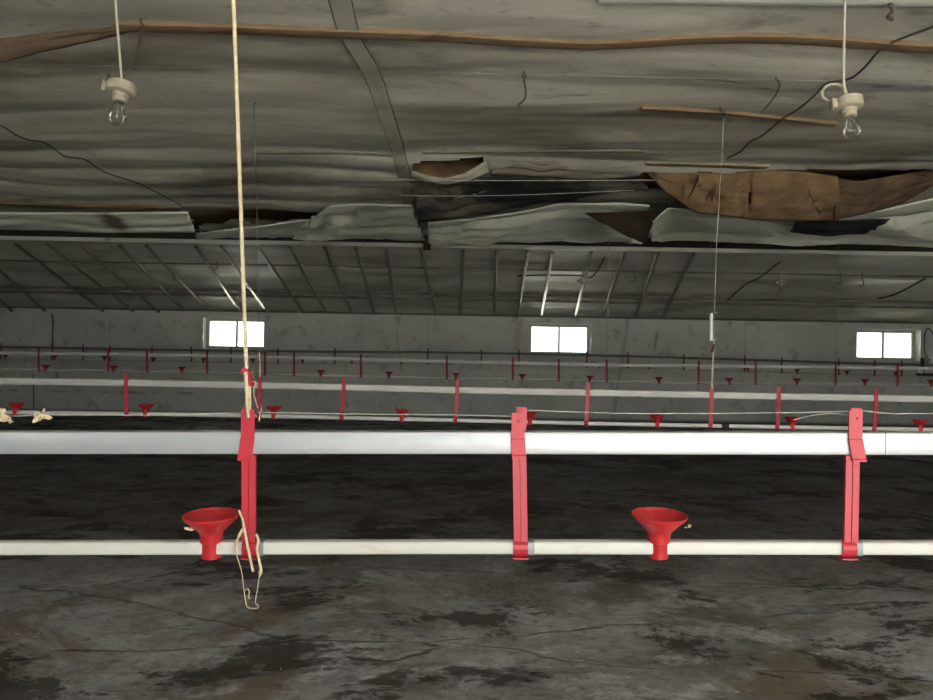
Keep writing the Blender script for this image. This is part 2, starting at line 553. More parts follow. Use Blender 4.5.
# ------------------------------------------------------------------ the setting
bm = new_bm()
nx, ny = 120, 110
g = []
for j in range(ny + 1):
    y = Y_FRONT - 0.2 + (Y_WALL + 0.4 - Y_FRONT) * j / ny
    g.append([bm.verts.new((-X_SIDE - 0.2 + (2 * X_SIDE + 0.4) * i / nx, y, 0.0)) for i in range(nx + 1)])
for j in range(ny):
    for i in range(nx):
        bm.faces.new((g[j][i], g[j][i + 1], g[j + 1][i + 1], g[j + 1][i]))
for row in g:
    for v in row:
        v.co.z = 0.012 * fbm(v.co.x * 0.7, v.co.y * 1.1, 3.0) - 0.006
struct('floor', bm, 'floor', True)


def wall_boxes(bm, x0, x1, z0, z1, y0, y1, holes):
    xs = sorted({x0, x1, *[h[0] for h in holes], *[h[1] for h in holes]})
    for xa, xb in zip(xs, xs[1:]):
        xm = (xa + xb) / 2
        zz = z0
        for h in sorted([h for h in holes if h[0] < xm < h[1]], key=lambda h: h[2]):
            if h[2] > zz:
                box(bm, xa, xb, y0, y1, zz, h[2])
            zz = h[3]
        if zz < z1:
            box(bm, xa, xb, y0, y1, zz, z1)


WIN_Z0, WIN_Z1 = CAM_H + 0.025, CAM_H + 0.515
wins = []
for (pa, pb) in ((203, 264.5), (529, 591.5), (856.5, 920.5)):
    py = 338
    wins.append((W(pa, py, Y_WALL).x, W(pb, py, Y_WALL).x, WIN_Z0, WIN_Z1))
step = wins[1][0] - wins[0][0]
wid = wins[1][1] - wins[1][0]
off = [(wins[0][0] - step, wins[0][0] - step + wid, WIN_Z0, WIN_Z1), (wins[2][0] + step, wins[2][0] + step + wid, WIN_Z0, WIN_Z1)]
allw = wins + [w for w in off if abs(w[0]) < X_SIDE - 0.3 and abs(w[1]) < X_SIDE - 0.3]
bm = new_bm()
wall_boxes(bm, -X_SIDE, X_SIDE, -0.05, Z_EAVE, Y_WALL, Y_WALL + 0.22, allw)
struct('wall_back', bm, 'wall')
DOOR = (-0.1, 3.4, 0.0, 2.2)
front_w = [(-7.6, -6.0, 1.0, 1.9), (-4.1, -2.5, 1.0, 1.9), (4.2, 5.8, 1.0, 1.9), (7.6, 9.2, 1.0, 1.9)]
bm = new_bm()
wall_boxes(bm, -X_SIDE, X_SIDE, -0.05, ZC + 0.5, Y_FRONT - 0.22, Y_FRONT, [DOOR] + front_w)
struct('wall_front', bm, 'plaster')
for nm, s in (('wall_left', -1), ('wall_right', 1)):
    bm = new_bm()
    xa, xb = sorted((s * X_SIDE, s * (X_SIDE + 0.2)))
    box(bm, xa, xb, Y_FRONT - 0.22, Y_WALL + 0.22, -0.05, ZC + 0.6)
    struct(nm, bm, 'plaster')

# windows
for i, (xa, xb, za, zb) in enumerate(allw):
    r = put(None, 'window_%d' % (i + 1), None, ((xa + xb) / 2, Y_WALL + 0.16, za))
    r['kind'] = 'structure'
    t = 0.052
    yf0, yf1 = Y_WALL + 0.13, Y_WALL + 0.19
    bm = new_bm()
    box(bm, xa, xb, yf0, yf1, za, za + t, 0.004)
    box(bm, xa, xb, yf0, yf1, zb - t, zb, 0.004)
    box(bm, xa, xa + t, yf0, yf1, za + t, zb - t, 0.004)
    box(bm, xb - t, xb, yf0, yf1, za + t, zb - t, 0.004)
    struct('window_frame', bm, 'frame', parent=r)
    bm = new_bm()
    xm = (xa + xb) / 2
    box(bm, xm - 0.016, xm + 0.016, yf0 + 0.01, yf1 - 0.01, za + t, zb - t, 0.003)
    struct('window_mullion', bm, 'frame', parent=r)
    for (pa, pb) in ((xa + t, xm - 0.016), (xm + 0.016, xb - t)):
        bm = new_bm()
        box(bm, pa, pb, yf0 + 0.028, yf0 + 0.032, za + t, zb - t)
        struct('window_pane', bm, 'pane', parent=r)
    bm = new_bm()   # whitewashed lining of the reveal, standing a little proud of the wall
    e = 0.022
    box(bm, xa - e, xa + 0.004, Y_WALL - 0.012, yf0, za - e, zb + e, 0.003)
    box(bm, xb - 0.004, xb + e, Y_WALL - 0.012, yf0, za - e, zb + e, 0.003)
    box(bm, xa, xb, Y_WALL - 0.012, yf0, zb - 0.004, zb + e, 0.003)
    box(bm, xa - e, xb + e, Y_WALL - 0.03, yf0, za - e, za + 0.004, 0.003)
    struct('window_reveal', bm, 'reveal', parent=r)

# ground outside
bm = new_bm()
box(bm, -40, 40, -30, Y_FRONT - 0.2, -0.4, -0.2)
struct('ground', bm, 'earth')
bm = new_bm()
box(bm, -40, 40, Y_WALL + 0.2, 40, -0.4, -0.2)
struct('ground', bm, 'bounce_ground')  # unseen back ground, pale to bounce daylight in through the windows

# ceiling sheet, pillowed between its battens, with torn holes
SEAMS = [-2.7, -1.6, -0.5, 0.6, 1.7, 2.45, 3.19, 3.62, 4.12, 4.97, 5.45, 5.95, 6.45, 7.0, 7.5, 8.05, 8.5, 9.02]


def ceil_z(x, y):
    yy = y + 0.22 * fbm(x * 0.35, y * 0.25, 9.1, 4) * min(1, max(0, (y - 1.5) / 3)) + 0.02 * x * min(1, max(0, (y - 1.5) / 4))
    k = 0
    while k < len(SEAMS) - 2 and yy > SEAMS[k + 1]:
        k += 1
    a, b = SEAMS[k], SEAMS[k + 1]
    t = min(1, max(0, (yy - a) / (b - a)))
    far = min(1.0, max(0.0, (y - 2.0) / 5.5))
    amp = (0.007 + 0.065 * far ** 1.5) * (0.55 + 0.9 * abs(noise.noise(Vector((x * 0.55, k * 3.7, 1.0)))) + 0.35 * noise.noise(Vector((x * 0.9, k * 7.1, 4.0))))
    z = ZC - amp * math.sin(math.pi * t ** 0.8) ** 0.8 if 0 < t < 1 else ZC
    z -= 0.035 * fbm(x * 0.55, y * 0.8, 11.0, 3) + 0.015
    z -= (0.004 + 0.014 * far) * (fbm(x * 1.1, y * 5.0, 2.0, 4) + 0.4)
    z -= 0.012 * abs(noise.noise(Vector((x * 2.0, y * 9.0, 7.0)))) * far
    z += 0.15 * min(1.0, max(0.0, (y - 7.2) / 1.6))
    return z


def S(px, py, drop):
    """first point on the view ray that comes within drop of the sagging ceiling sheet"""
    r = ray(px, py)
    r = r / r.y
    t = 2.0
    while t < 9.0:
        q = CAMP + r * t
        if q.z > ceil_z(q.x, q.y) - drop:
            break
        t += 0.02
    return CAMP + r * t


def inpoly(x, y, poly):
    c = False
    n = len(poly)
    for i in range(n):
        x0, y0 = poly[i]
        x1, y1 = poly[(i + 1) % n]
        if (y0 > y) != (y1 > y) and x < (x1 - x0) * (y - y0) / (y1 - y0) + x0:
            c = not c
    return c


HOLES_PX = [
    [(411, 154), (487, 153), (487, 163), (470, 172), (445, 179), (412, 172)],
    [(560, 174), (640, 170), (655, 178), (560, 196), (470, 206), (470, 180)],
    [(583, 213), (655, 211), (660, 220), (641, 240)],
    [(186, 206), (326, 209), (300, 218), (240, 226), (196, 233)],
    [(640, 165), (933, 165), (960, 172), (870, 186), (640, 186)],
    [(838, 222), (890, 222), (872, 236), (800, 236)],
]
HOLES = []
for hp in HOLES_PX:
    HOLES.append([(Cp(*q).x, Cp(*q).y) for q in hp])
bm = new_bm()
xs = []
x = -X_SIDE
while x < X_SIDE:
    xs.append(x)
    x += 0.055 if abs(x) < 6.6 else 0.22
xs.append(X_SIDE)
ys = []
y = Y_FRONT
while y < Y_BEAM + 0.02:
    ys.append(y)
    y += 0.15 if y < 1.6 else 0.034
ys.append(Y_BEAM + 0.02)
grid = [[bm.verts.new((x, y, ceil_z(x, y))) for x in xs] for y in ys]
bb = [(min(p[0] for p in h), max(p[0] for p in h), min(p[1] for p in h), max(p[1] for p in h)) for h in HOLES]
for j in range(len(ys) - 1):
    for i in range(len(xs) - 1):
        cx, cy = (xs[i] + xs[i + 1]) / 2, (ys[j] + ys[j + 1]) / 2
        cx += 0.05 * noise.noise(Vector((cx * 5, cy * 5, 0)))
        cy += 0.05 * noise.noise(Vector((cx * 5, cy * 5, 9)))
        if any(b_[0] < cx < b_[1] and b_[2] < cy < b_[3] and inpoly(cx, cy, h) for h, b_ in zip(HOLES, bb)):
            continue
        bm.faces.new((grid[j][i], grid[j][i + 1], grid[j + 1][i + 1], grid[j + 1][i]))
loose = [v for v in bm.verts if not v.link_faces]
bmesh.ops.delete(bm, geom=loose, context='VERTS')
struct('ceiling', bm, 'ceil', True)
# boards of the roof above the torn sheet
bm = new_bm()
yb = Y_FRONT
while yb < Y_BEAM:
    box(bm, -X_SIDE, X_SIDE, yb, yb + 0.155, ZC + 0.16, ZC + 0.185)
    yb += 0.158
struct('ceiling_boards', bm, 'deck')

# far roof slope from beam down to the wall top
Z_B = CAM_H + 1.362
TOPZ = CAM_H + 1.435


def slope_z(x, y):
    t = (y - Y_BEAM) / (Y_WALL - Y_BEAM)
    base = TOPZ + (Z_EAVE + 0.03 - TOPZ) * t
    fold = 0.035 * abs(math.sin(math.pi * (t * 4.2 + 0.15 * fbm(x * 0.4, y * 0.5, 5.0, 2)))) * (0.6 + 0.8 * noise.noise(Vector((x * 0.6, t * 9, 2))))
    return base - fold - 0.012 * fbm(x * 1.2, y * 4, 8.0, 3)


bm = new_bm()
xs2 = [-X_SIDE + 2 * X_SIDE * i / 260 for i in range(261)]
ys2 = [Y_BEAM + 0.052 + (Y_WALL + 0.05 - Y_BEAM - 0.052) * j / 60 for j in range(61)]
grid = [[bm.verts.new((x, y, slope_z(x, y))) for x in xs2] for y in ys2]
for j in range(60):
    for i in range(260):
        bm.faces.new((grid[j][i], grid[j][i + 1], grid[j + 1][i + 1], grid[j + 1][i]))
struct('ceiling_slope', bm, 'slope', True)
bm = new_bm()   # roof skin over everything keeps the daylight out
box(bm, -X_SIDE - 0.3, X_SIDE + 0.3, Y_FRONT - 0.3, Y_WALL + 0.3, ZC + 0.5, ZC + 0.55)
struct('roof', bm, 'deck')
bm = new_bm()   # gable filling behind the slope
box(bm, -X_SIDE, X_SIDE, Y_WALL, Y_WALL + 0.22, Z_EAVE, ZC + 0.5)
struct('trim_1', bm, 'plaster')

bm = new_bm()
box(bm, -X_SIDE, X_SIDE, Y_BEAM - 0.03, Y_BEAM + 0.03, Z_B - 0.022, Z_B + 0.028, 0.006)
struct('beam', bm, 'beam')
bm = new_bm()
box(bm, -X_SIDE, X_SIDE, Y_BEAM + 0.032, Y_BEAM + 0.05, Z_B + 0.02, Z_B + 0.20, 0.003)  # near-black board standing in for the shaded gap above the beam
struct('trim_6', bm, 'gap_shade')
bm = new_bm()   # dark wall plate under the eave
box(bm, -X_SIDE, X_SIDE, Y_WALL - 0.03, Y_WALL, Z_EAVE - 0.012, Z_EAVE + 0.02, 0.004)
struct('trim_2', bm, 'dark_wood')
for i, t in enumerate((0.30, 0.66, 0.74)):
    y = Y_BEAM + (Y_WALL - Y_BEAM) * t
    z = TOPZ + (Z_EAVE + 0.03 - TOPZ) * t - 0.045
    bm = new_bm()
    w = (0.004, 0.022, 0.018)[i]
    box(bm, -X_SIDE, X_SIDE, y - w, y + w, z - 0.5 * w, z + 0.5 * w + 0.02, 0.003)
    struct('trim_%d' % (i + 3), bm, 'dark_wood')

# slanting bars between beam and wall plate
bars = [(-28, 245, 45, 311), (-62, 245, 12, 311), (18, 246, 103, 311), (50, 246, 133, 311), (83, 247, 159, 312), (121, 247, 184, 310), (148, 247, 208, 310), (197, 248, 240, 311),
        (222, 248, 268, 312), (259, 249, 304, 313), (290, 249, 327, 313), (325, 249, 352, 313), (356, 250, 374.5, 314), (387, 251, 396, 313.5),
        (421, 251, 437, 314), (463, 252, 460, 314), (496, 252, 494.5, 316), (527.5, 253, 517, 317), (552, 254, 541, 317), (591, 254, 574.5, 317.5),
        (624.6, 254, 602, 317.5), (657.6, 254.5, 635, 317.5), (693, 255, 663, 318)]
bars.sort(key=lambda q: q[0])
for i, (xa, ya, xb, yb) in enumerate(bars):
    a = W(xa, ya, Y_BEAM + 0.05)
    b_ = W(xb, yb, Y_WALL - 0.06)
    bm = new_bm()
    sweep(bm, [a + (a - b_) * 0.02, a.lerp(b_, 0.5) + Vector((0, 0, random.uniform(-.015, .005))), b_], rrect(0.042, 0.026, 0.006))
    o = obj('roof_bar', bm, 'bar', smooth=True)
    tag(o, 'slanting bar under the far roof slope, %s counted from the left' % ORD[i], 'roof bar', 'slanting bars between the grey beam and the far wall')

# ------------------------------------------------------------------ drinker lines
PIPE = 0.0205
RAIL_H, RAIL_W = 0.0346, 0.030


def polyline(pts, d, xmax):
    """photo points -> straight pieces along the line, run on past the frame"""
    w = [W(px, py, d) for px, py in pts]
    k0 = (w[1].z - w[0].z) / (w[1].x - w[0].x)
    k1 = (w[-1].z - w[-2].z) / (w[-1].x - w[-2].x)
    a = Vector((-xmax, d, w[0].z + k0 * 0.3 * (-xmax - w[0].x)))
    b = Vector((xmax, d, w[-1].z + k1 * 0.3 * (xmax - w[-1].x)))
    return [a] + w + [b]


def z_on(pl, x):
    for a, b in zip(pl, pl[1:]):
        if a.x <= x <= b.x:
            return a.z + (b.z - a.z) * (x - a.x) / (b.x - a.x)
    return pl[0].z


def seg(pl, x0, x1):
    out = [Vector((x0, pl[0].y, z_on(pl, x0)))] + [p for p in pl if x0 + 1e-3 < p.x < x1 - 1e-3] + [Vector((x1, pl[0].y, z_on(pl, x1)))]
    return out


def hanger_stem(bm, sep, lean, hi, bx):
    """local: origin on the pipe, z up, front is -y; sep to the rail centre"""
    f = -0.0165
    w = 0.0107
    top = sep - RAIL_H / 2 - 0.001

    def lx(z):
        return lean * z / sep
    zs = [0.012, top]
    gap = 0.0007 if hi else 0.0
    for sgn in ((-1, 1) if hi else (0,)):
        x0, x1 = ((-w, -gap) if sgn < 0 else (gap, w)) if hi else (-w, w)
        vs = []
        for z in zs:
            vs.append([bm.verts.new((lx(z) + xx, yy, z)) for xx, yy in ((x0, f), (x1, f), (x1, f + 0.006), (x0, f + 0.006))])
        for j in range(4):
            bm.faces.new((vs[0][j], vs[0][(j + 1) % 4], vs[1][(j + 1) % 4], vs[1][j]))
        bm.faces.new(vs[0][::-1])
        bm.faces.new(vs[1])
    if hi:
        vs = []
        for z in zs:
            vs.append([bm.verts.new((lx(z) + xx, yy, z)) for xx, yy in ((-w + .001, f + 0.0025), (w - .001, f + 0.0025), (w - .001, f + 0.007), (-w + .001, f + 0.007))])
        for j in range(4):
            bm.faces.new((vs[0][j], vs[0][(j + 1) % 4], vs[1][(j + 1) % 4], vs[1][j]))
    # back strip running up behind the rail, joined to the stem by a bridge under the rail
    box(bm, bx - 0.0085, bx + 0.0085, RAIL_W / 2 + 0.0008, RAIL_W / 2 + 0.0038, sep - 0.004, sep + 0.054, 0.0006 if hi else 0)
    box(bm, lean - 0.009, lean + 0.009, f + 0.004, 0.0, top - 0.0045, top - 0.0005)


def hanger_clip(bm, hi):
    n = 10 if hi else 5
    ro, ri = 0.0150, 0.0116
    w = 0.0112
    poly = []
    for i in range(n + 1):
        a = R(130 + 265 * i / n)
        poly.append((ro * math.cos(a) * 1.0, ro * math.sin(a)))
    for i in range(n, -1, -1):
        a = R(130 + 265 * i / n)
        c, s = math.cos(a), math.sin(a)
        m_ = max(abs(c), abs(s))
        q = min(ri / m_ * 0.98, ro - 0.001)
        poly.append((q * c, q * s))
    extrude_x(bm, poly, -w, w)
    box(bm, -w - 0.0008, w + 0.0008, -0.0150, 0.004, -0.0160, -0.0140)


def hanger_tab(bm, sep, tx, skew, hi, dz=0.0):
    f = -RAIL_W / 2 - 0.0035
    t = 0.0028
    w = 0.0104
    zt, zf, zb = sep + 0.052 + dz, sep + 0.008, sep - RAIL_H / 2 - 0.0075 + abs(dz)
    # upper plate with its hole
    n = 20
    hx, hz, hr = tx, zt - 0.012, 0.0026
    outer, inner = [], []
    hw, top_, bot_ = w, zt - hz, hz - zf
    for i in range(n):
        a = 2 * math.pi * i / n + math.pi / n
        c, s = math.cos(a), math.sin(a)
        k = min(hw / abs(c) if abs(c) > 1e-6 else 9, (top_ if s > 0 else bot_) / abs(s) if abs(s) > 1e-6 else 9)
        outer.append((hx + k * c, hz + k * s))
        inner.append((hx + hr * c, hz + hr * s))
    for i, q in ((i, q) for q in ((1, 1), (-1, 1), (-1, -1), (1, -1)) for i in [min(range(n), key=lambda i_: -(q[0] * (outer[i_][0] - hx) / hw + q[1] * ((outer[i_][1] - hz) / (top_ if q[1] > 0 else bot_))))]):
        outer[i] = (hx + q[0] * hw, hz + (top_ if q[1] > 0 else -bot_))
    R4 = []
    for y in (f, f + t):
        R4.append([bm.verts.new((x, y, z)) for x, z in outer])
        R4.append([bm.verts.new((x, y, z)) for x, z in inner])
    for i in range(n):
        j = (i + 1) % n
        bm.faces.new((R4[0][i], R4[0][j], R4[1][j], R4[1][i]))
        bm.faces.new((R4[2][i], R4[3][i], R4[3][j], R4[2][j]))
        bm.faces.new((R4[0][i], R4[2][i], R4[2][j], R4[0][j]))
        bm.faces.new((R4[1][i], R4[1][j], R4[3][j], R4[3][i]))
    # lower flap lying over the rail's face
    v = []
    for (z, sh, yy) in ((zf, 0.0, f), (zf - 0.0012, 0.0, f - 0.0012), (zb + 0.003, skew, f - 0.0016), (zb, skew * 1.1, f - 0.0006)):
        ww = w + 0.0005
        v.append([bm.verts.new((hx + sh + xx, yy_, z)) for xx, yy_ in ((-ww, yy), (ww, yy), (ww, yy + t), (-ww, yy + t))])
    for a, b in zip(v, v[1:]):
        for j in range(4):
            bm.faces.new((a[j], a[(j + 1) % 4], b[(j + 1) % 4], b[j]))
    bm.faces.new(v[0][::-1])
    bm.faces.new(v[-1])
    box(bm, hx + skew * 1.1 - w - 0.0008, hx + skew * 1.1 + w + 0.0008, f - 0.0022, f + 0.0018, zb - 0.002, zb + 0.0006)


def cup_mesh(name, hi, mat='red_cup'):
    n = 48 if hi else 20
    prof = [(0.0148, -0.0172), (0.0160, -0.0165), (0.0160, 0.0070), (0.0166, 0.0085), (0.0182, 0.0095), (0.0184, 0.0225), (0.0205, 0.0265), (0.0300, 0.0365), (0.0400, 0.0460),
            (0.0448, 0.0510), (0.0456, 0.0535), (0.0449, 0.0543), (0.0437, 0.0520), (0.0388, 0.0470), (0.0285, 0.0372), (0.0190, 0.0275), (0.0150, 0.0225), (0.0140, 0.0165), (0.0130, 0.012), (0.0001, 0.012)]
    bm = new_bm()
    lathe(bm, [(r * 0.95, z * 0.96) for r, z in prof], n)
    return finish(bm, name, mat, True)


CUP_HI, CUP_LO, CUP_SHADED = cup_mesh('cup', True), cup_mesh('cup_small', False), cup_mesh('cup_shaded', False, 'red_shaded')


def nipple_mesh():
    bm = new_bm()
    lathe(bm, [(0.0045, 0.0118), (0.0045, 0.020), (0.002, 0.021), (0.002, 0.027), (0.0001, 0.0275)], 12)
    return finish(bm, 'drinking_pin', 'steel', True)


NIP = nipple_mesh()


def line(label, d, rail_pts, pipe_pts, hangers, cups, xmax, hi=False, joints=(), wire=None, rail_breaks=(), mats=('alu', 'pvc', 'red')):
    alu, pvc, red = mats
    rp, pp = polyline(rail_pts, d, xmax), polyline(pipe_pts, d, xmax)
    root = thing('drinker_line', label, 'drinker line', (0, d, z_on(pp, 0)), 'drinker lines hung across the poultry house')
    brk = [-xmax] + sorted(W(b, 440, d).x for b in rail_breaks) + [xmax]
    for a, b in zip(brk, brk[1:]):
        bm = new_bm()
        sweep(bm, seg(rp, a + 0.0005, b - 0.0005), rrect(RAIL_W, RAIL_H, 0.0025, 2))
        obj('rail', bm, alu, root, True)
    bm = new_bm()
    sweep(bm, seg(pp, -xmax, xmax), rrect(PIPE, PIPE, 0.004, 3))
    obj('water_pipe', bm, pvc, root, True)
    for hgr in hangers:
        pt, pb = hgr[0], hgr[1]
        t0, t1, bk, dz = (hgr[2:] + (0.0, 0.0))[:4] if len(hgr) > 3 else (pt, pt, pt, 0.0)
        y_r, y_p = rail_pts[0][1], pipe_pts[0][1]
        xr, xp = W(pt, y_r, d - 0.0165).x, W(pb, y_p, d - 0.0165).x
        base = Vector((xp, d, z_on(pp, xp)))
        sep = z_on(rp, xr) - base.z
        tx, skew = W(t0, y_r - 25, d - 0.0185).x, 0.0
        skew = W(t1, y_r, d - 0.0185).x - W(t0, y_r, d - 0.0185).x
        bm = new_bm()
        hanger_stem(bm, sep, xr - xp, hi, W(bk, y_r, d + 0.017).x - xp)
        hanger_clip(bm, hi)
        me = finish(bm, 'hanger', red, False)
        h = put(me, 'hanger', root, base - root.location)
        bm = new_bm()
        hanger_tab(bm, sep, W(t0, y_r, d - 0.0185).x - xp, skew, hi, dz)
        me = finish(bm, 'hanger_tab', red, False)
        t_ = put(me, 'hanger_tab', h)
        if hi:
            bm = new_bm()
            sweep(bm, [(0.0122, 0, 0), (0.0215, 0, 0)], rrect(PIPE + 0.0022, PIPE + 0.0022, 0.004))
            put(finish(bm, 'pipe_sleeve', 'steel', True), 'pipe_sleeve', h)
    cm = CUP_HI if hi else CUP_LO if red == 'red' else CUP_SHADED
    for c in cups:
        xp = W(c, pipe_pts[0][1], d).x
        o = put(cm, 'cup', root, Vector((xp, d, z_on(pp, xp))) - root.location)
        o.rotation_euler = (R(random.uniform(-3, 3)), R(random.uniform(-3, 3)), 0)
        if hi:
            o.rotation_euler = (R(3), R(random.uniform(-1, 2)), 0)
            put(NIP, 'drinking_pin', o)
    for j in joints:
        xp = W(j, pipe_pts[0][1], d).x
        bm = new_bm()
        sweep(bm, seg(pp, xp - 0.02, xp + 0.02), rrect(PIPE + 0.006, PIPE + 0.006, 0.003))
        obj('pipe_coupling', bm, 'black', root, True)
    if wire:
        for wp in wire:
            bm = new_bm()
            tube(bm, smooth_pts([W(px, py, d + dy) for px, py, dy in wp], 5), 0.0005 if hi else 0.0012, 6)
            obj('perch_wire', bm, 'bright_wire', root, True)
    return root, rp, pp


D1, D2, D3, D4 = 1.13, 3.95, 7.4, 10.2
L1, RP1, PP1 = line('nearest drinker line with bright aluminium rail, white pipe and large red cups', D1,
                    [(0, 442), (466, 442), (933, 443)], [(0, 547.5), (466, 546.5), (933, 547.5)],
                    [(-88, -86, 0), (248.5, 248.3, 247.3, 245.3, 247.5, 0), (519.3, 521, 518, 519, 521, -0.005), (853.3, 851.3, 855.7, 859.2, 855.7, 0), (1140, 1140, 0)],
                    [-236, 211.5, 658.5, 1105], 3.2, True, wire=[
                        [(-60, 412, 0.015), (12, 416, 0.012), (40, 415, 0.012), (150, 415, 0.012), (245, 412.5, 0.012), (350, 414, .012), (460, 415, .012), (512, 416.5, 0.012)],
                        [(527, 410, 0.012), (560, 411.5, 0.012), (640, 413.5, 0.012), (760, 413, 0.012), (848, 411.5, 0.012)],
                        [(793, 420, 0.012), (815, 415, 0.01), (835, 413.5, 0.012), (848, 415.5, 0.012)],
                        [(862, 410.5, 0.012), (890, 413.5, 0.012), (933, 413.5, 0.012), (1130, 412, 0.012), (1400, 416, 0.012), (2200, 414, 0.012)]],
                    rail_breaks=(880,))
L2, RP2, PP2 = line('second drinker line behind the nearest, pale rail spanning at mid height', D2,
                    [(0, 381), (160, 383.3), (310, 386.4), (460, 390), (610, 393), (760, 396), (933, 399)],
                    [(0, 412), (160, 414), (310, 416.8), (460, 420.3), (600, 423.6), (760, 426.5), (933, 429.5)],
                    [(126, 126, 0), (260, 259, 0), (344, 341.5, 0.002), (457.5, 455.5, 0), (588, 586.5, 0), (712, 711, 0), (779, 778, 0.002), (876.5, 875, 0)],
                    [16, 146, 274, 402, 530, 657, 792, 920], 7.5, joints=(725,), mats=('alu_worn', 'pvc', 'red'))
L3, RP3, PP3 = line('third drinker line, thin pale rail with small dark red cups', D3,
                    [(0, 353), (120, 354.3), (235, 356.2), (400, 360.3), (575, 364.5), (750, 366.3), (933, 368.5)],
                    [(0, 369.5), (120, 370.8), (207, 372), (260, 374), (400, 377), (520, 379), (600, 381), (690, 382.8), (836, 383.8), (933, 385)],
                    [(x_, x_, 0) for x_ in (38.5, 108, 147, 207, 265, 294, 361, 447, 513, 559, 607, 699, 756, 836, 898)],
                    [45.7, 114, 182, 321, 389, 456, 522.5, 590, 659, 729.5, 797, 865, 931], 9.5, mats=('alu_far', 'pipe_shaded', 'red_shaded'))
t4 = [(0, 342.5), (83, 344), (191, 346), (278, 347), (335, 347.5), (428, 348), (519, 349.5), (628, 352), (745, 355.5), (839, 358.5), (933, 361)]
L4, RP4, PP4 = line('farthest drinker line in front of the back wall, very thin and dark', D4,
                    [(a, b + 4.2) for a, b in t4], [(a, b + 15.5) for a, b in t4],
                    [(x_, x_, 0) for x_ in (1, 52, 83, 110, 152, 191.5, 231, 278, 335, 428, 481.5, 519, 587, 628, 684, 745, 782, 839, 875, 902)],
                    [797.6 - 49.5 * k for k in range(17)] + [847, 896], 11.5, mats=('rail_shaded', 'pipe_shaded', 'red_deep_shade'))

# ------------------------------------------------------------------ ropes and wires that carry the lines
top = W(233, 0, D1)
bot = W(246.5, 372, D1)
dirv = (top - bot).normalized()
upp = bot + dirv * ((ZC - 0.02 - bot.z) / dirv.z)
r1 = thing('suspension_rope', 'thick cream rope with red adjuster holding up the nearest drinker line', 'rope', (bot.x, D1, bot.z))
bm = new_bm()
tube(bm, [upp, upp.lerp(bot, 0.5) + Vector((0.001, 0, 0)), bot], 0.0032, 10)
obj('main_rope', bm, 'rope', r1, True)
bm = new_bm()
tube(bm, [W(245.5, 372, D1 - 0.012), W(247, 395, D1 - 0.017), W(248.2, 418, D1 - 0.021)], 0.0030, 10)
tube(bm, [W(249, 384, D1 - 0.006), W(249.5, 400, D1 - 0.008), W(249.5, 414, D1 - 0.010)], 0.0028, 10)
obj('rope_loop', bm, 'rope', r1, True)
bm = new_bm()
pA = [W(242.5, 370, D1), W(244, 368.3, D1), W(247, 368, D1), W(249.5, 370, D1), W(252, 379, D1), W(253.8, 384, D1), W(252.5, 386.5, D1), W(249, 384.5, D1), W(246.8, 376, D1), W(243.5, 373, D1)]
fr_ = [bm.verts.new(p + Vector((0, -0.009, 0))) for p in pA]
bk_ = [bm.verts.new(p + Vector((0, 0.009, 0))) for p in pA]
for j in range(len(pA)):
    k = (j + 1) % len(pA)
    bm.faces.new((fr_[j], fr_[k], bk_[k], bk_[j]))
bm.faces.new(fr_)
bm.faces.new(bk_[::-1])
obj('rope_adjuster', bm, 'red', r1)

bm = new_bm()
tube(bm, smooth_pts([W(250.5, 383, D1), W(253, 381.5, D1 - 0.004), W(255.3, 383, D1), W(253.5, 392, D1), W(256, 402, D1), W(258, 408, D1)], 4), 0.0008, 6)
tube(bm, smooth_pts([W(262, 408, D1 + .02), W(260, 414, D1 + .02), W(259.3, 421, D1 + .02)], 4), 0.0011, 6)
obj('frayed_end', bm, 'twine', r1, True)

# twine tied round the pipe of the nearest line
y1 = D1 - 0.021
tw = thing('twine', 'pale frayed twine hanging in a loop from the nearest white pipe', 'twine', W(249, 547, y1))
bm = new_bm()
tube(bm, smooth_pts([W(243, 528, y1), W(239, 535, y1), W(235.5, 546, y1), W(237, 556, y1), W(241, 569, y1), W(243, 582, y1), W(245.5, 600, y1), W(247.5, 607, y1), W(255.5, 608.5, y1),
                     W(258.5, 606, y1), W(255.5, 602, y1), W(257.5, 588, y1), W(259.5, 575, y1), W(260, 571, y1)], 5), 0.0007, 6)
obj('thin_loop', bm, 'twine', tw, True)
bm = new_bm()
tube(bm, smooth_pts([W(243, 529, y1), W(238.5, 537, y1 - .001), W(236, 547, y1 - .001), W(237.5, 553, y1)], 4), 0.0026, 8)
tube(bm, smooth_pts([W(256, 534, y1), W(258.5, 541, y1), W(257, 548, y1), W(259, 560, y1), W(261, 570, y1), W(259.5, 576, y1)], 4), 0.0023, 8)
bmesh.ops.create_icosphere(bm, subdivisions=2, radius=0.0035, matrix=Matrix.Translation(W(260.5, 572, y1)))
obj('twisted_strands', bm, 'twine', tw, True)
bm = new_bm()
tube(bm, [W(239, 510, y1 - .004), W(242.5, 519, y1 - .003), W(244, 527, y1 - .003), W(248, 548, y1 - .004), W(253, 571.5, y1 - .002)], 0.0021, 8)
obj('loose_end', bm, 'rope', tw, True)
bm = new_bm()
tube(bm, smooth_pts([W(245.5, 590, y1), W(248, 589, y1), W(249.5, 592, y1), W(248.5, 596, y1), W(250, 599, y1)], 4), 0.0008, 6)
obj('curled_end', bm, 'twine', tw, True)

# wires of the other lines
def wire_thing(name, label, pts, r, mat='wire', hook=None, group='thin wires that carry the drinker lines'):
    t = thing(name, label, 'wire', pts[-1], group)
    bm = new_bm()
    tube(bm, pts, r, 6)
    obj('wire_strand', bm, mat, t, True)
    return t


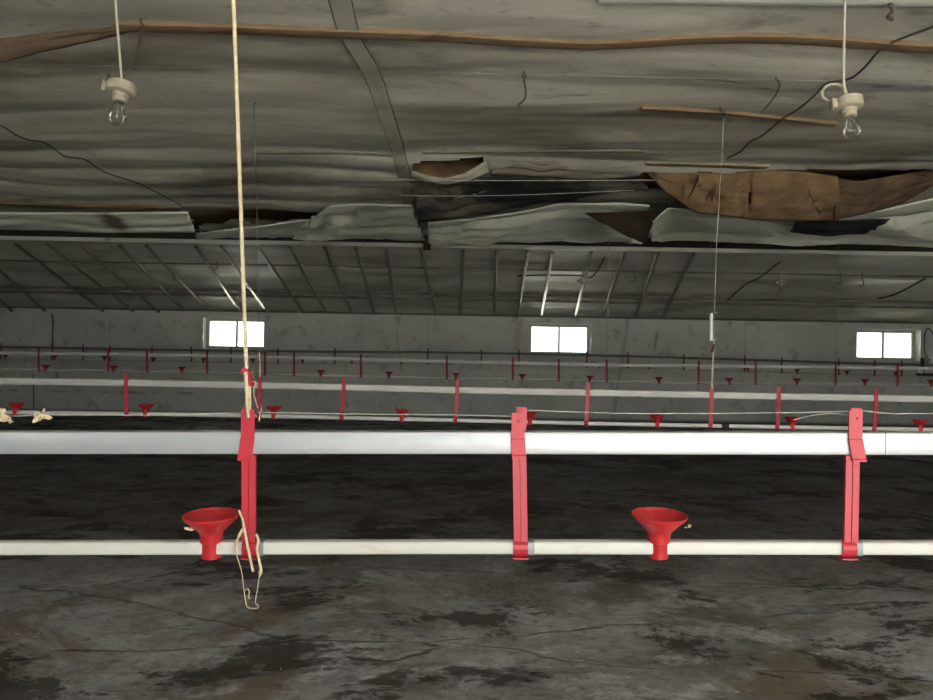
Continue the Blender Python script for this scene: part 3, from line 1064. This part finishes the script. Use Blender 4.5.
def hook_mesh(bm, p, s=1.0, r=0.0025, flip=1):
    """small wire hook whose eye hangs from p"""
    pts = [p + Vector((0, 0, 0.03 * s)), p, p + Vector((0.012 * flip, 0, -0.02)) * s, p + Vector((0.016 * flip, 0, -0.05)) * s, p + Vector((0.028 * flip, 0, -0.065)) * s,
           p + Vector((0.038 * flip, 0, -0.058)) * s, p + Vector((0.036 * flip, 0, -0.045)) * s]
    tube(bm, smooth_pts(pts, 4), r, 6)


a2 = W(724, 117, D2)
b2 = W(716.8, 240, D2)
c2 = W(714.3, 314, D2)
t = wire_thing('suspension_wire', 'thin wire with a white plastic clip above the second line, right of the middle window',
               [a2 + Vector((0, 0, 0.0)), b2, c2, W(713.6, 345, D2)], 0.0017, 'bright_wire')
bm = new_bm()
hk = Cp(721.5, 104)
tube(bm, smooth_pts([Vector((hk.x, D2, ZC)), Vector((hk.x + .004, D2, ZC - .03)), a2 + Vector((-0.012, 0, 0.03)), a2 + Vector((0.012, 0, 0.02)), a2 + Vector((0.008, 0, -0.004)), a2 + Vector((-.006, 0, 0.0))], 4), 0.005, 6)
obj('ceiling_hook', bm, 'rust', t, True)
pz0, pz1 = W(711.5, 313.5, D2), W(711.5, 341, D2)
bm = new_bm()
box(bm, pz0.x - 0.009, pz0.x + 0.006, D2 - 0.009, D2 + 0.009, pz1.z, pz0.z, 0.003)
obj('tension_plate', bm, 'white_plastic', t)
bm = new_bm()
for zz in (pz0.z, pz1.z + 0.002):
    tube(bm, [Vector((pz0.x, D2, zz)), Vector((pz0.x + 0.018, D2, zz + 0.002)), Vector((pz0.x + 0.034, D2, zz + 0.006))], 0.002, 6)
obj('plate_pin', bm, 'white_plastic', t, True)
bm = new_bm()
tube(bm, [W(713.6, 345, D2 - .012), W(712.8, 365, D2 - .012), W(711.8, 388, D2 - .019)], 0.0055, 8)
obj('rope_end', bm, 'twine', t, True)
bm = new_bm()
tube(bm, [W(712.4, 352, D2 - .012), W(713.2, 347, D2 - .012), W(714.2, 344, D2 - .012)], 0.0075, 8)
obj('knot', bm, 'reddish', t, True)

aL = W(254, 103, D2)
t = wire_thing('suspension_wire', 'thin wire to the second line beside the thick cream rope', [aL, W(257.5, 240, D2), W(259, 352, D2)], 0.0013)
bm = new_bm()
tube(bm, smooth_pts([Vector((aL.x, D2, ZC)), aL + Vector((-.005, 0, .02)), aL + Vector((.012, 0, .012)), aL + Vector((.006, 0, -.006))], 4), 0.005, 6)
obj('ceiling_hook', bm, 'rust', t, True)
bm = new_bm()
tube(bm, [W(259.2, 352, D2 - .012), W(260, 365, D2 - .012), W(260, 377, D2 - .019)], 0.005, 8)
obj('rope_end', bm, 'twine', t, True)
for (px, d_, lab) in ((109, D3, 'thin wire to the third line, left of the left window'), (361, D3, 'thin wire to the third line, right of the left window'),
                      (607, D3, 'thin wire to the third line, just right of the middle window'), (836, D3, 'thin wire to the third line, left of the right window')):
    p0 = W(px, 353, d_)
    rz = z_on(RP3, p0.x) + 0.048
    wire_thing('suspension_wire', lab, [Vector((p0.x + .01, d_, ceil_z(p0.x, d_) + .01)), Vector((p0.x, d_, rz))], 0.0022)
for (px, lab) in ((428, 'thin wire to the farthest line, midway between left and middle windows'), (571, 'thin wire to the farthest line in front of the middle window'),
                  (745, 'thin wire to the farthest line, midway between middle and right windows')):
    p0 = W(px, 353, D4)
    rz = z_on(RP4, p0.x) + (0.048 if px != 571 else 0.01)
    wire_thing('suspension_wire', lab, [Vector((p0.x + .01, D4, slope_z(p0.x, D4) + .005)), Vector((p0.x, D4, rz))], 0.003)

# feathers caught on the wire and by the cup
def feathers(name, label, cx, cy, d, size, n, seed):
    rr = random.Random(seed)
    c = W(cx, cy, d)
    bm = new_bm()
    for i in range(n):
        a = rr.uniform(0, 2 * math.pi)
        e = rr.uniform(-0.5, 0.6)
        ln = size * rr.uniform(0.45, 1.0)
        dv = Vector((math.cos(a) * math.cos(e), 0.5 * math.sin(e * 3), math.sin(a) * 0.55)) * ln
        side = Vector((-dv.z, rr.uniform(-.3, .3) * ln, dv.x)).normalized() * ln * rr.uniform(0.18, 0.3)
        st = c + Vector((rr.uniform(-.2, .2), rr.uniform(-.2, .2), rr.uniform(-.15, .15))) * size
        up = Vector((0, 0.0012, 0))
        ring = [st, st + dv * 0.35 + side, st + dv * 0.8 + side * 0.7, st + dv, st + dv * 0.75 - side * 0.8, st + dv * 0.3 - side * 0.7]
        f0 = [bm.verts.new(p - up) for p in ring]
        f1 = [bm.verts.new(p + up) for p in ring]
        bm.faces.new(f0)
        bm.faces.new(f1[::-1])
        for j in range(6):
            bm.faces.new((f0[j], f0[(j + 1) % 6], f1[(j + 1) % 6], f1[j]))
    return tag(obj(name, bm, 'feather'), label, 'feather', 'feathers caught on the nearest line')


feathers('feather_tuft', 'tan tuft of feathers caught on the wire at the left edge', 0, 416, D1 + .012, 0.023, 22, 3)
feathers('feather_tuft', 'pale crumpled feather on the wire just right of the tan tuft', 40, 416, D1 + .012, 0.022, 12, 5)
feathers('feather_tuft', 'tiny white scrap of down on the wire beside the tan tuft', 11, 422, D1 + .012, 0.006, 6, 8)
feathers('feather_tuft', 'white scraps of down clinging left of the red cup under the rope', 190, 529, D1, 0.011, 5, 11)
feathers('feather_tuft', 'pale wisp of down clinging right of the right-hand near red cup', 688, 527, D1, 0.009, 3, 21)

# ------------------------------------------------------------------ lamps
def lamp(label, cx, cy, d, s, tilt, coil=False, cable_pts=None, small=False):
    """cx, cy = centre of the holder disc in the photo"""
    c = W(cx, cy, d)
    root = thing('pendant_lamp', label, 'lamp', c, 'bare bulb lamps hung from the ceiling')
    mt = Matrix.Translation(c) @ Matrix.Rotation(tilt, 4, 'Y') @ Matrix.Rotation(R(-8), 4, 'X') @ Matrix.Scale(s, 4)
    n = 16 if small else 32
    bm = new_bm()
    lathe(bm, [(0.001, 0.020), (0.030, 0.020), (0.045, 0.018), (0.048, 0.015), (0.048, -0.014), (0.045, -0.017), (0.026, -0.019), (0.001, -0.019)], n, mt)
    obj('holder_base', bm, 'bakelite', root, True)
    bm = new_bm()
    box(bm, -0.062, -0.040, -0.016, 0.016, -0.016, 0.018, 0.003, mt)
    obj('terminal_block', bm, 'bakelite', root)
    bm = new_bm()
    lathe(bm, [(0.001, -0.0185), (0.026, -0.0185), (0.026, -0.030), (0.0235, -0.032), (0.0235, -0.047), (0.020, -0.049), (0.001, -0.049)], n, mt)
    obj('socket', bm, 'bakelite', root, True)
    bm = new_bm()
    lathe(bm, [(0.014, -0.049), (0.0145, -0.060), (0.018, -0.070), (0.0255, -0.084), (0.0295, -0.098), (0.028, -0.112), (0.021, -0.124), (0.010, -0.131), (0.0005, -0.133)], n, mt)
    bl = obj('bulb', bm, 'bulb', root, True)
    bm = new_bm()
    tube(bm, [mt @ Vector(p) for p in ((-0.006, 0, -0.05), (-0.008, 0, -0.09), (0.008, 0, -0.09), (0.006, 0, -0.05))], 0.0009 * s, 6)
    obj('filament', bm, 'steel', bl, True)
    bm = new_bm()
    tube(bm, smooth_pts(cable_pts(c), 4), 0.0042 * s, 8)
    obj('cord', bm, 'white_cable', root, True)
    if coil:
        bm = new_bm()
        pts = []
        for k in range(38):
            a = k / 37 * 2 * math.pi * 2.2
            pts.append(c + Vector((-0.038 + 0.043 * math.cos(a), 0.02 + 0.006 * k / 37, 0.045 + 0.032 * math.sin(a))) * 1.0)
        tube(bm, pts, 0.0046, 8)
        obj('coiled_flex', bm, 'bakelite', root, True)
    else:
        bm = new_bm()
        tube(bm, smooth_pts([mt @ Vector((-0.055, 0.0, 0.01)), mt @ Vector((-0.062, 0.0, 0.035)), mt @ Vector((-0.05, 0.0, 0.05))], 4), 0.0025 * s, 6)
        obj('wire_tail', bm, 'cable', root, True)
    return root


lamp('bare bulb lamp hanging near the ceiling at the upper left', 121.5, 89, 2.45, 1.0, R(4), False,
     lambda c: [Vector((W(114.5, 0, 2.45).x - 0.01, 2.45, ZC)), W(115.5, 0, 2.45), W(119, 45, 2.45), W(121.3, 76, 2.45), c + Vector((0, 0, .02))])
lamp('bare bulb lamp with coiled cream flex hanging at the upper right', 848, 104, 2.5, 1.0, R(-4), True,
     lambda c: [Vector((W(845, 0, 2.5).x, 2.5, ZC)), W(845, 0, 2.5), W(844, 50, 2.5), W(844.2, 86, 2.5), c + Vector((0, 0, .02))])
for (px, py, lab, tl) in ((175.5, 272, 'small distant bulb lamp under the far slope, above the left window', 6), (582, 281, 'small distant bulb lamp under the far slope, above the middle window', -4),
                          (781, 283, 'small distant bulb lamp under the far slope, left of the right window', 3)):
    dd = 9.45
    lamp(lab, px, py, dd, 1.0, R(tl), False, lambda c: [Vector((c.x, dd, slope_z(c.x, dd))), c + Vector((0.004, 0, .06)), c + Vector((0, 0, .02))], True)

# ------------------------------------------------------------------ battens, tape, cables and hooks on the ceiling
def batten(name, label, pts, w, h, mat, drop=0.012):
    px_ = smooth_pts([(a, b, 0) for a, b in pts], 6)
    raw = [S(q.x, q.y, drop) for q in px_]
    sp = [(raw[max(i - 2, 0)] + raw[max(i - 1, 0)] + raw[i] + raw[min(i + 1, len(raw) - 1)] + raw[min(i + 2, len(raw) - 1)]) / 5 for i in range(len(raw))]
    bm = new_bm()
    sweep(bm, sp, rrect(w, h, min(w, h) * 0.2, 2))
    return tag(obj(name, bm, mat, smooth=True), label, 'batten', 'battens nailed under the ceiling sheet')


batten('ceiling_batten', 'long brown bent batten running across the near ceiling behind the rope', [(118, 26), (150, 27), (235, 29), (330, 33), (430, 36), (520, 42), (590, 45), (640, 43), (700, 39), (770, 38), (830, 41), (880, 45), (933, 48), (1000, 52)], 0.070, 0.020, 'batten', 0.012)
batten('ceiling_batten', 'thin short brown batten left of the right-hand hanging lamp', [(636, 108), (700, 111), (770, 117), (840, 125)], 0.040, 0.020, 'batten', 0.012)
batten('ceiling_batten', 'pale batten along the top of the torn brown insulation', [(641, 163), (700, 164.5), (772, 167)], 0.075, 0.02, 'batten_pale', 0.012)
batten('ceiling_batten', 'thin dark batten edge along the torn seam right of the grey tape', [(418, 153), (480, 152), (560, 151), (650, 151)], 0.026, 0.012, 'dark_wood', 0.010)
batten('ceiling_batten', 'brown batten edge along the seam left of the grey tape', [(250, 152), (300, 153), (345, 153), (395, 156)], 0.026, 0.012, 'dark_wood', 0.010)
batten('ceiling_batten', 'dark brown batten at the far left just above the pale loose panel', [(-20, 203), (60, 206), (130, 208), (184, 209)], 0.17, 0.02, 'batten', 0.012)
batten('ceiling_batten', 'whitish batten crossing the very top of the ceiling at right', [(590, -2), (700, -1), (800, 0), (900, 0.5), (1000, 1)], 0.06, 0.02, 'beam', 0.012)

# seam tape
pts = [(336, -20), (340, 0), (350.5, 37), (371, 72), (384.5, 110), (398, 151), (406, 185), (413, 224)]
tp = [S(q.x, q.y, 0.012) for q in smooth_pts([(a, b, 0) for a, b in pts], 8)]
tp = [(tp[max(i - 1, 0)] + tp[i] + tp[min(i + 1, len(tp) - 1)]) / 3 for i in range(len(tp))]
bm = new_bm()
sweep(bm, tp, rrect(0.083, 0.007, 0.002, 1))
t = obj('seam_tape', bm, 'tape', smooth=False)
tag(t, 'grey seam tape running away from the camera along the ceiling', 'tape')
for s in (-1, 1):
    bm = new_bm()
    sweep(bm, [p + Vector((s * 0.043, 0, 0.002)) for p in tp], rrect(0.006, 0.007, 0.002, 1))
    obj('tape_edge', bm, 'tape_edge', t)


def cable(label, pts, r, mat, name='cable', cat='cable', drop=0.02, group=None):
    p = [S(q.x, q.y, drop) for q in smooth_pts([(a, b, 0) for a, b in pts], 5)]
    p = [(p[max(i - 1, 0)] + p[i] + p[min(i + 1, len(p) - 1)]) / 3 for i in range(len(p))]
    bm = new_bm()
    tube(bm, p, r, 7)
    return tag(obj(name, bm, mat, smooth=True), label, cat, group)


cable('thin black cable snaking diagonally across the left of the ceiling', [(-30, 112), (0, 125), (14, 134), (28, 140), (43, 142), (54, 149), (66, 157), (84, 159), (97, 168), (112, 175), (135, 182), (160, 194), (182, 206)], 0.004, 'cable')
cable('black cable running diagonally down past the right-hand lamp', [(960, 14), (933, 27), (908, 36), (882, 48), (866, 66), (850, 79), (828, 83), (815, 95), (800, 108), (785, 117), (774, 126), (762, 136), (750, 142), (740, 152), (726, 159)], 0.0052, 'cable')
cable('fine pale wire strung straight across the near ceiling', [(-50, 62), (200, 68), (420, 72), (610, 76), (780, 80), (933, 82), (1000, 84)], 0.0009, 'wire', 'straight_wire', 'wire', 0.05)
cable('upper of two fine wires across the mould-blackened tear', [(385, 179.5), (470, 180.5), (560, 180.5), (660, 180)], 0.0018, 'bright_wire', 'straight_wire', 'wire', 0.20)
cable('lower of two fine wires across the mould-blackened tear', [(395, 195), (440, 196), (520, 195), (640, 190)], 0.0016, 'bright_wire', 'straight_wire', 'wire', 0.24)


def hook(label, pts, d=None, r=0.0045):
    base = S(*pts[0], 0.02)
    d = base.y
    p = smooth_pts([W(a, b, d) for a, b in pts], 4)
    bm = new_bm()
    tube(bm, [p[0] + Vector((0, 0, 0.03))] + p, r, 7)
    return tag(obj('wire_hook', bm, 'rust', smooth=True), label, 'hook', 'wire hooks left in the ceiling')


hook('bent rusty wire hook hanging alone at the top centre of the ceiling', [(523.5, 74), (522.3, 76), (524.2, 78), (525.5, 75), (524, 73.5), (524.2, 82), (525.8, 92), (524.6, 99), (521, 103), (518, 105), (518.6, 107), (520, 105.5)])
hook('rusty wire hook dangling from the brown batten right of the left lamp', [(141, 23), (143.5, 25), (141, 27), (140.5, 38), (137.5, 50), (135, 60), (134, 65), (132.5, 67.5), (135.5, 68)])
hook('thin dark wire hanging left of the right-hand lamp', [(776, 80), (779, 82), (779.3, 87), (775, 96), (768, 105), (761, 113)], r=0.004)
o = hook('stubby dark hook at the top edge right of the right-hand lamp', [(889, 2), (891, 6), (892, 12), (888, 17), (893, 19)], r=0.008)
for k, (px, py, lab) in enumerate(((216, 262, 'small wire hook under the far slope right of the distant left lamp'), (800, 259, 'small wire hook under the far slope right of the distant right lamp'),
                                   (840, 276, 'small wire hook under the far slope, halfway to the right window'), (634, 274, 'small wire hook under the far slope between the last slanting bars'),
                                   (862, 278, 'small wire hook under the far slope, above the right window'))):
    p = W(px, py, 9.6)
    bm = new_bm()
    tube(bm, smooth_pts([Vector((p.x, 9.6, slope_z(p.x, 9.6))), p + Vector((0, 0, 0.05)), p + Vector((0.01, 0, -0.02)), p + Vector((0.02, 0, -0.09)), p + Vector((-0.02, 0, -0.11)), p + Vector((-0.03, 0, -0.08))], 4), 0.005, 6)
    tag(obj('wire_hook', bm, 'rust', smooth=True), lab, 'hook', 'wire hooks left in the ceiling')
# slack cables on the far slope
for lab, pts in (('dark cable slanting up the far slope right of the slanting bars', [(728, 300), (745, 285), (762, 276), (784, 258)]),
                 ('dark cable slanting up the far slope above the right window', [(878, 299), (893, 295), (908, 288), (926, 278)]),
                 ('dark cable crossing the slanting bars above the middle window', [(517, 276), (545, 275), (580, 275.5), (593, 276), (606, 255)])):
    p = []
    for a, b_ in pts:
        r = ray(a, b_)
        t_ = 9.3
        for _ in range(40):
            q = CAMP + r * (t_ / r.y)
            if q.z > slope_z(q.x, q.y) - 0.06:
                break
            t_ += 0.05
        p.append(q)
    bm = new_bm()
    tube(bm, smooth_pts(p, 5), 0.011, 7)
    tag(obj('cable', bm, 'cable', smooth=True), lab, 'cable')

# bracket on the beam under the end of the tape
bm = new_bm()
p = W(427, 240, Y_BEAM - 0.05)
box(bm, p.x - 0.045, p.x + 0.045, p.y - 0.01, p.y + 0.02, p.z - 0.13, p.z + 0.0, 0.004)
box(bm, p.x - 0.016, p.x + 0.016, p.y - 0.01, p.y + 0.02, p.z, p.z + 0.20, 0.004)
tag(obj('beam_bracket', bm, 'reddish'), 'dull red bracket on the grey beam below the seam tape', 'bracket')


# ------------------------------------------------------------------ torn and sagging sheets
def drape(name, label, top_px, bot_px, d_top, d_bot, mat, wr=0.02, bulge=0.0, nx=60, ny=16, fx=3.0, fy=9.0, thick=0.012, seed=0, cat='torn sheet', slits=(), group='torn sheets sagging from the ceiling'):
    """a sheet of real thickness between an upper and a lower edge; d_* are depths (number or list along the edge)"""
    def along(pl, t):
        f = t * (len(pl) - 1)
        i = min(int(f), len(pl) - 2)
        f -= i
        return tuple(a + (b - a) * f for a, b in zip(pl[i], pl[i + 1]))

    def dep(d, t):
        if isinstance(d, (int, float)):
            return d
        f = t * (len(d) - 1)
        i = min(int(f), len(d) - 2)
        return d[i] + (d[i + 1] - d[i]) * (f - i)
    bm = new_bm()
    g = []
    for j in range(ny + 1):
        v = j / ny
        row = []
        for i in range(nx + 1):
            u = i / nx
            A = W(*along(top_px, u), dep(d_top, u))
            B = W(*along(bot_px, u), dep(d_bot, u))
            p = A.lerp(B, v)
            q = math.sin(math.pi * v)
            p.y -= bulge * q
            k = wr * (0.25 + 0.75 * min(1, v * 4))
            nz = fbm(u * fx + seed, v * fy * 0.35 + seed, 0.5, 4)
            rid = abs(noise.noise(Vector((u * fx * 0.6 + seed * 1.7, v * fy + 0.6 * noise.noise(Vector((u * 3, seed, 0))), 3.0)))) - 0.25
            nf = fy * 0.5
            ph = v * nf + 1.1 * noise.noise(Vector((u * fx * 0.4 + seed, seed * 1.3, 2.0))) + 0.35 * noise.noise(Vector((u * fx * 1.5, v * 3 + seed, 6.0)))
            fold = abs(math.sin(math.pi * ph)) ** 0.8
            amp = 0.55 + 0.9 * noise.noise(Vector((u * fx * 0.5 + 3 * seed, v * nf * 0.5, 1.0)))
            edge = min(1.0, v * 6, (1 - v) * 6)
            p.y += k * nz * 0.8
            p.z += k * (0.6 * rid - 1.7 * amp * (fold - 0.5)) * (0.25 + 0.75 * edge)
            row.append(bm.verts.new(p))
        g.append(row)
    for j in range(ny):
        for i in range(nx):
            u, v = (i + .5) / nx, (j + .5) / ny
            skip = False
            for (su, sv0, sv1, sw, ln) in slits:
                if sv0 < v < sv1 and abs(u - su - ln * (v - sv0)) < sw * math.sin(math.pi * (v - sv0) / (sv1 - sv0)):
                    skip = True
            if not skip:
                bm.faces.new((g[j][i], g[j][i + 1], g[j + 1][i + 1], g[j + 1][i]))
    bmesh.ops.delete(bm, geom=[v for v in bm.verts if not v.link_faces], context='VERTS')
    bmesh.ops.recalc_face_normals(bm, faces=bm.faces)
    o = obj(name, bm, mat, smooth=True)
    md = o.modifiers.new('thickness', 'SOLIDIFY')
    md.thickness = thick
    md.offset = 0
    return tag(o, label, cat, group)


drape('torn_insulation', 'large brown torn insulation sheet sagging with vertical slits, upper right',
      [(641, 164), (690, 166), (740, 168), (800, 171), (838, 177)], [(643, 167), (668, 193), (695, 211), (760, 219.5), (838, 220)],
      5.2, [5.25, 5.35, 5.5, 5.6, 5.6], 'insul', 0.016, 0.04, 150, 26, 9, 5, 0.02, 2, 'insulation',
      slits=((0.31, 0.12, 0.95, 0.006, 0.10), (0.46, 0.25, 0.85, 0.0045, 0.16), (0.58, 0.22, 0.97, 0.005, 0.16), (0.84, 0.3, 0.9, 0.003, 0.16)))
drape('torn_insulation', 'dark brown insulation scrap sagging at the right edge beside the large torn sheet',
      [(832, 178), (860, 181), (890, 176), (915, 172), (945, 164)], [(834, 219), (858, 214), (880, 209), (905, 200), (945, 178)],
      5.3, 5.5, 'insul_dark', 0.018, 0.03, 70, 18, 7, 6, 0.02, 5, 'insulation')
drape('sagging_sheet', 'pale folded sheet hanging under the large torn brown insulation',
      [(652, 222), (668, 208), (720, 212), (800, 220), (850, 214), (890, 208), (945, 196)], [(652, 237), (680, 239), (740, 241), (800, 243), (850, 243.5), (900, 244), (945, 245)],
      [5.75, 5.75, 5.85, 5.9, 5.85, 5.75, 5.7], 7.7, 'foil', 0.10, 0.0, 120, 30, 6, 12, 0.006, 7)
drape('sagging_sheet', 'dark mouldy scrap hanging low beneath the brown insulation at right',
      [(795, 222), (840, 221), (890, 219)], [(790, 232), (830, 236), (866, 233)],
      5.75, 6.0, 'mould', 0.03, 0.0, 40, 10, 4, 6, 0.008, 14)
drape('sagging_sheet', 'pale sheet sagging in long folds left of the dark triangular hole',
      [(428, 223), (470, 219), (520, 211), (560, 203), (610, 203), (650, 205)], [(428, 239), (480, 240), (530, 241), (580, 242), (620, 241), (642, 241)],
      [6.2, 6.1, 6.0, 5.85, 5.85, 5.85], 7.7, 'foil', 0.10, 0.0, 110, 30, 5, 11, 0.006, 11)
drape('sagging_sheet', 'mould-blackened torn sheet with a white patch right of the grey tape',
      [(414, 178), (450, 182), (500, 178), (560, 179), (640, 180)], [(418, 222), (450, 218), (500, 211), (560, 199), (650, 189)],
      5.2, [5.7, 5.65, 5.6, 5.4, 5.3], 'mould', 0.03, 0.0, 100, 20, 5, 6, 0.006, 17)
drape('sagging_sheet', 'whitish curled torn edge below the brown hole beside the grey tape',
      [(412, 170), (425, 175), (445, 178), (465, 173), (488, 159)], [(412, 177), (425, 181), (445, 183.5), (470, 180), (489, 172)],
      4.95, 5.0, 'insul_pale', 0.01, 0.012, 40, 6, 4, 3, 0.01, 19)
drape('sagging_sheet', 'brownish water-stained sheet strip beneath the middle seam, right of the curled edge',
      [(491, 156), (540, 156), (600, 157), (650, 158)], [(491, 176), (540, 177), (590, 179), (640, 176)],
      5.0, 5.35, 'stained', 0.03, 0.0, 60, 14, 5, 6, 0.006, 23)
drape('hole_fill', 'dark brown triangular sheet filling the shaded hole, right of centre',  # dark sheet across the opening, its shade put into the colour
      [(584, 213), (620, 212), (658, 211)], [(640, 241), (643, 242), (646, 241)],
      5.75, 5.8, 'hole_shade', 0.02, 0.0, 30, 14, 4, 4, 0.015, 29)
drape('loose_panel', 'pale loose panel with a dark knot stain hanging at the far left',
      [(-30, 212), (40, 213), (100, 213), (188, 212)], [(-30, 228), (40, 230), (100, 232), (196, 232)],
      6.2, 6.6, 'foil', 0.025, 0.0, 70, 14, 4, 4, 0.012, 31)
drape('sagging_sheet', 'pale folded sheet sagging between the dark opening and the grey tape',
      [(318, 214), (330, 206), (360, 204), (412, 205)], [(290, 237), (330, 238), (370, 239), (426, 239)],
      [6.0, 5.9, 5.8, 5.8], 7.7, 'foil', 0.09, 0.0, 60, 26, 4, 10, 0.006, 37)
drape('sagging_sheet', 'dull folded sheet lying low under the dark opening left of centre',
      [(196, 234), (240, 228), (290, 222), (330, 217)], [(196, 236), (240, 236), (290, 236), (330, 236)],
      6.6, 7.8, 'foil', 0.08, 0.0, 60, 18, 4, 8, 0.006, 41)
drape('sagging_sheet', 'brown drooping sheet edge in the upper left corner',
      [(-60, 50), (0, 38), (60, 32), (130, 26)], [(-60, 72), (0, 62), (60, 48), (130, 31)],
      2.8, 2.85, 'droop', 0.01, 0.01, 50, 10, 4, 4, 0.008, 43)

drape('torn_insulation', 'golden brown insulation seen inside the torn hole beside the grey tape',
      [(408, 149), (450, 149), (492, 149)], [(408, 176), (450, 178), (492, 170)],
      5.55, 5.45, 'insul', 0.02, 0.0, 40, 12, 5, 5, 0.02, 47, 'insulation')

# knot stain as a hole with a dark rim in the loose panel
pan = bpy.data.objects['loose_panel']
pm = M['foil'].copy()
pm.name = 'knot_stained_panel'
pn = NB(pm.node_tree)
pbs = [n for n in pm.node_tree.nodes if n.type == 'BSDF_PRINCIPLED'][0]
old = pbs.inputs['Base Color'].links[0].from_socket
tc = pn.n('ShaderNodeTexCoord')
sub = pn.n('ShaderNodeVectorMath', operation='SUBTRACT')
pn.l(tc.outputs['Object'], sub.inputs[0])
sub.inputs[1].default_value = W(115, 222, 6.38) - pan.location
sc_ = pn.n('ShaderNodeVectorMath', operation='MULTIPLY')
pn.l(sub.outputs[0], sc_.inputs[0])
sc_.inputs[1].default_value = (1, 0.35, 1.4)
ln_ = pn.n('ShaderNodeVectorMath', operation='LENGTH')
pn.l(sc_.outputs[0], ln_.inputs[0])
dist = pn.math('ADD', ln_.outputs['Value'], pn.math('MULTIPLY', pn.noise(tc.outputs['Object'], 14, 4), 0.10))
pn.l(pn.mix(pn.ramp(dist, 0.09, 0.20, 0.9, 0.0), old, (0.06, 0.035, 0.022)), pbs.inputs['Base Color'])
pan.data.materials[0] = pm

# ------------------------------------------------------------------ water pressure regulator at the right end of the farthest line
pr = W(926, 372, D4)
rg = thing('pressure_regulator', 'grey water regulator with looped hose beside the right window', 'regulator', pr)
bm = new_bm()
lathe(bm, [(0.001, -0.02), (0.05, -0.02), (0.05, 0.03), (0.035, 0.05), (0.035, 0.09), (0.055, 0.10), (0.055, 0.13), (0.02, 0.14), (0.02, 0.19), (0.001, 0.2)], 20, Matrix.Translation(pr + Vector((0.0, 0, 0.06))))
obj('regulator_body', bm, 'steel', rg, True)
bm = new_bm()
lathe(bm, [(0.001, -0.02), (0.035, -0.02), (0.035, 0.02), (0.001, 0.02)], 16, Matrix.Translation(pr + Vector((0.06, -0.03, 0.17))) @ Matrix.Rotation(R(70), 4, 'X'))
lathe(bm, [(0.001, -0.02), (0.03, -0.02), (0.03, 0.02), (0.001, 0.02)], 16, Matrix.Translation(pr + Vector((-0.09, -0.02, 0.0))) @ Matrix.Rotation(R(70), 4, 'X'))
obj('valve_knob', bm, 'white_plastic', rg, True)
bm = new_bm()
box(bm, pr.x - 0.13, pr.x + 0.16, D4 - 0.03, D4 + 0.03, pr.z - 0.055, pr.z - 0.02, 0.006)
box(bm, pr.x - 0.075, pr.x - 0.045, D4 - 0.03, D4 + 0.02, pr.z - 0.02, pr.z + 0.20, 0.004)
obj('inlet_fitting', bm, 'black', rg)
bm = new_bm()
tube(bm, smooth_pts([pr + Vector((0.0, 0.02, 0.25)), W(924.5, 347, D4), W(924.5, 337, D4), W(926, 330.5, D4), W(928.5, 328.5, D4), W(932, 332, D4), W(935, 343, D4), W(937, 365, D4)], 5), 0.008, 8)
obj('hose', bm, 'black', rg, True)

# bits of straw and crumbs on the floor
bm = new_bm()
rr = random.Random(5)
for i in range(110):
    y = 1.9 + 4.5 * rr.random() ** 1.6
    x = rr.uniform(-0.75, 0.75) * y
    z = 0.012 * fbm(x * 0.7, y * 1.1, 3.0) - 0.006
    a = rr.uniform(0, math.pi)
    l, w = rr.uniform(0.002, 0.008), rr.uniform(0.001, 0.002)
    box(bm, -l, l, -w, w, 0.0, 0.002, 0, Matrix.Translation((x, y, z + 0.0015)) @ Matrix.Rotation(a, 4, 'Z'))
o = obj('straw_crumbs', bm, 'feather')
tag(o, 'scattered pale straw crumbs and down on the dark floor', 'straw', None, 'stuff')

# ------------------------------------------------------------------ daylight
w = bpy.data.worlds.new('overcast_sky')
SC.world = w
w.use_nodes = True
nt = w.node_tree
for n in list(nt.nodes):
    nt.nodes.remove(n)
b = NB(nt)
out = b.n('ShaderNodeOutputWorld')
bg = b.n('ShaderNodeBackground')
tc = b.n('ShaderNodeTexCoord')
sx = b.n('ShaderNodeSeparateXYZ')
b.l(tc.outputs['Generated'], sx.inputs[0])
b.l(b.mix(b.ramp(sx.outputs[2], -0.1, 0.9), (0.90, 0.95, 1.0), (0.98, 1.0, 1.0)), bg.inputs[0])
bg.inputs[1].default_value = 5.0
b.l(bg.outputs[0], out.inputs[0])

sl = bpy.data.lights.new('sun', 'SUN')
sl.energy = 78.0
sl.color = (1.0, 0.975, 0.93)
sl.angle = R(2)
so = bpy.data.objects.new('sun', sl)
COL.objects.link(so)
so.rotation_euler = Vector((-0.64 * math.cos(R(15)), 0.64 * math.sin(R(15)), -0.77)).to_track_quat('-Z', 'Y').to_euler()


def portal(x0, x1, z0, z1, y, back):
    l = bpy.data.lights.new('daylight_portal', 'AREA')
    l.shape = 'RECTANGLE'
    l.size, l.size_y = x1 - x0, z1 - z0
    l.cycles.is_portal = True
    o = bpy.data.objects.new('daylight_portal', l)
    COL.objects.link(o)
    o.location = ((x0 + x1) / 2, y, (z0 + z1) / 2)
    o.rotation_euler = (R(90) if not back else R(-90), 0, 0)


for (xa, xb, za, zb) in allw:
    portal(xa, xb, za, zb, Y_WALL + 0.21, True)
for (xa, xb, za, zb) in [DOOR] + front_w:
    portal(xa, xb, za, zb, Y_FRONT - 0.215, False)

SC.view_settings.view_transform = 'Standard'
SC.view_settings.look = 'None'
SC.view_settings.exposure = 0.08
SC.view_settings.gamma = 1.0
SC.view_settings.use_curve_mapping = False
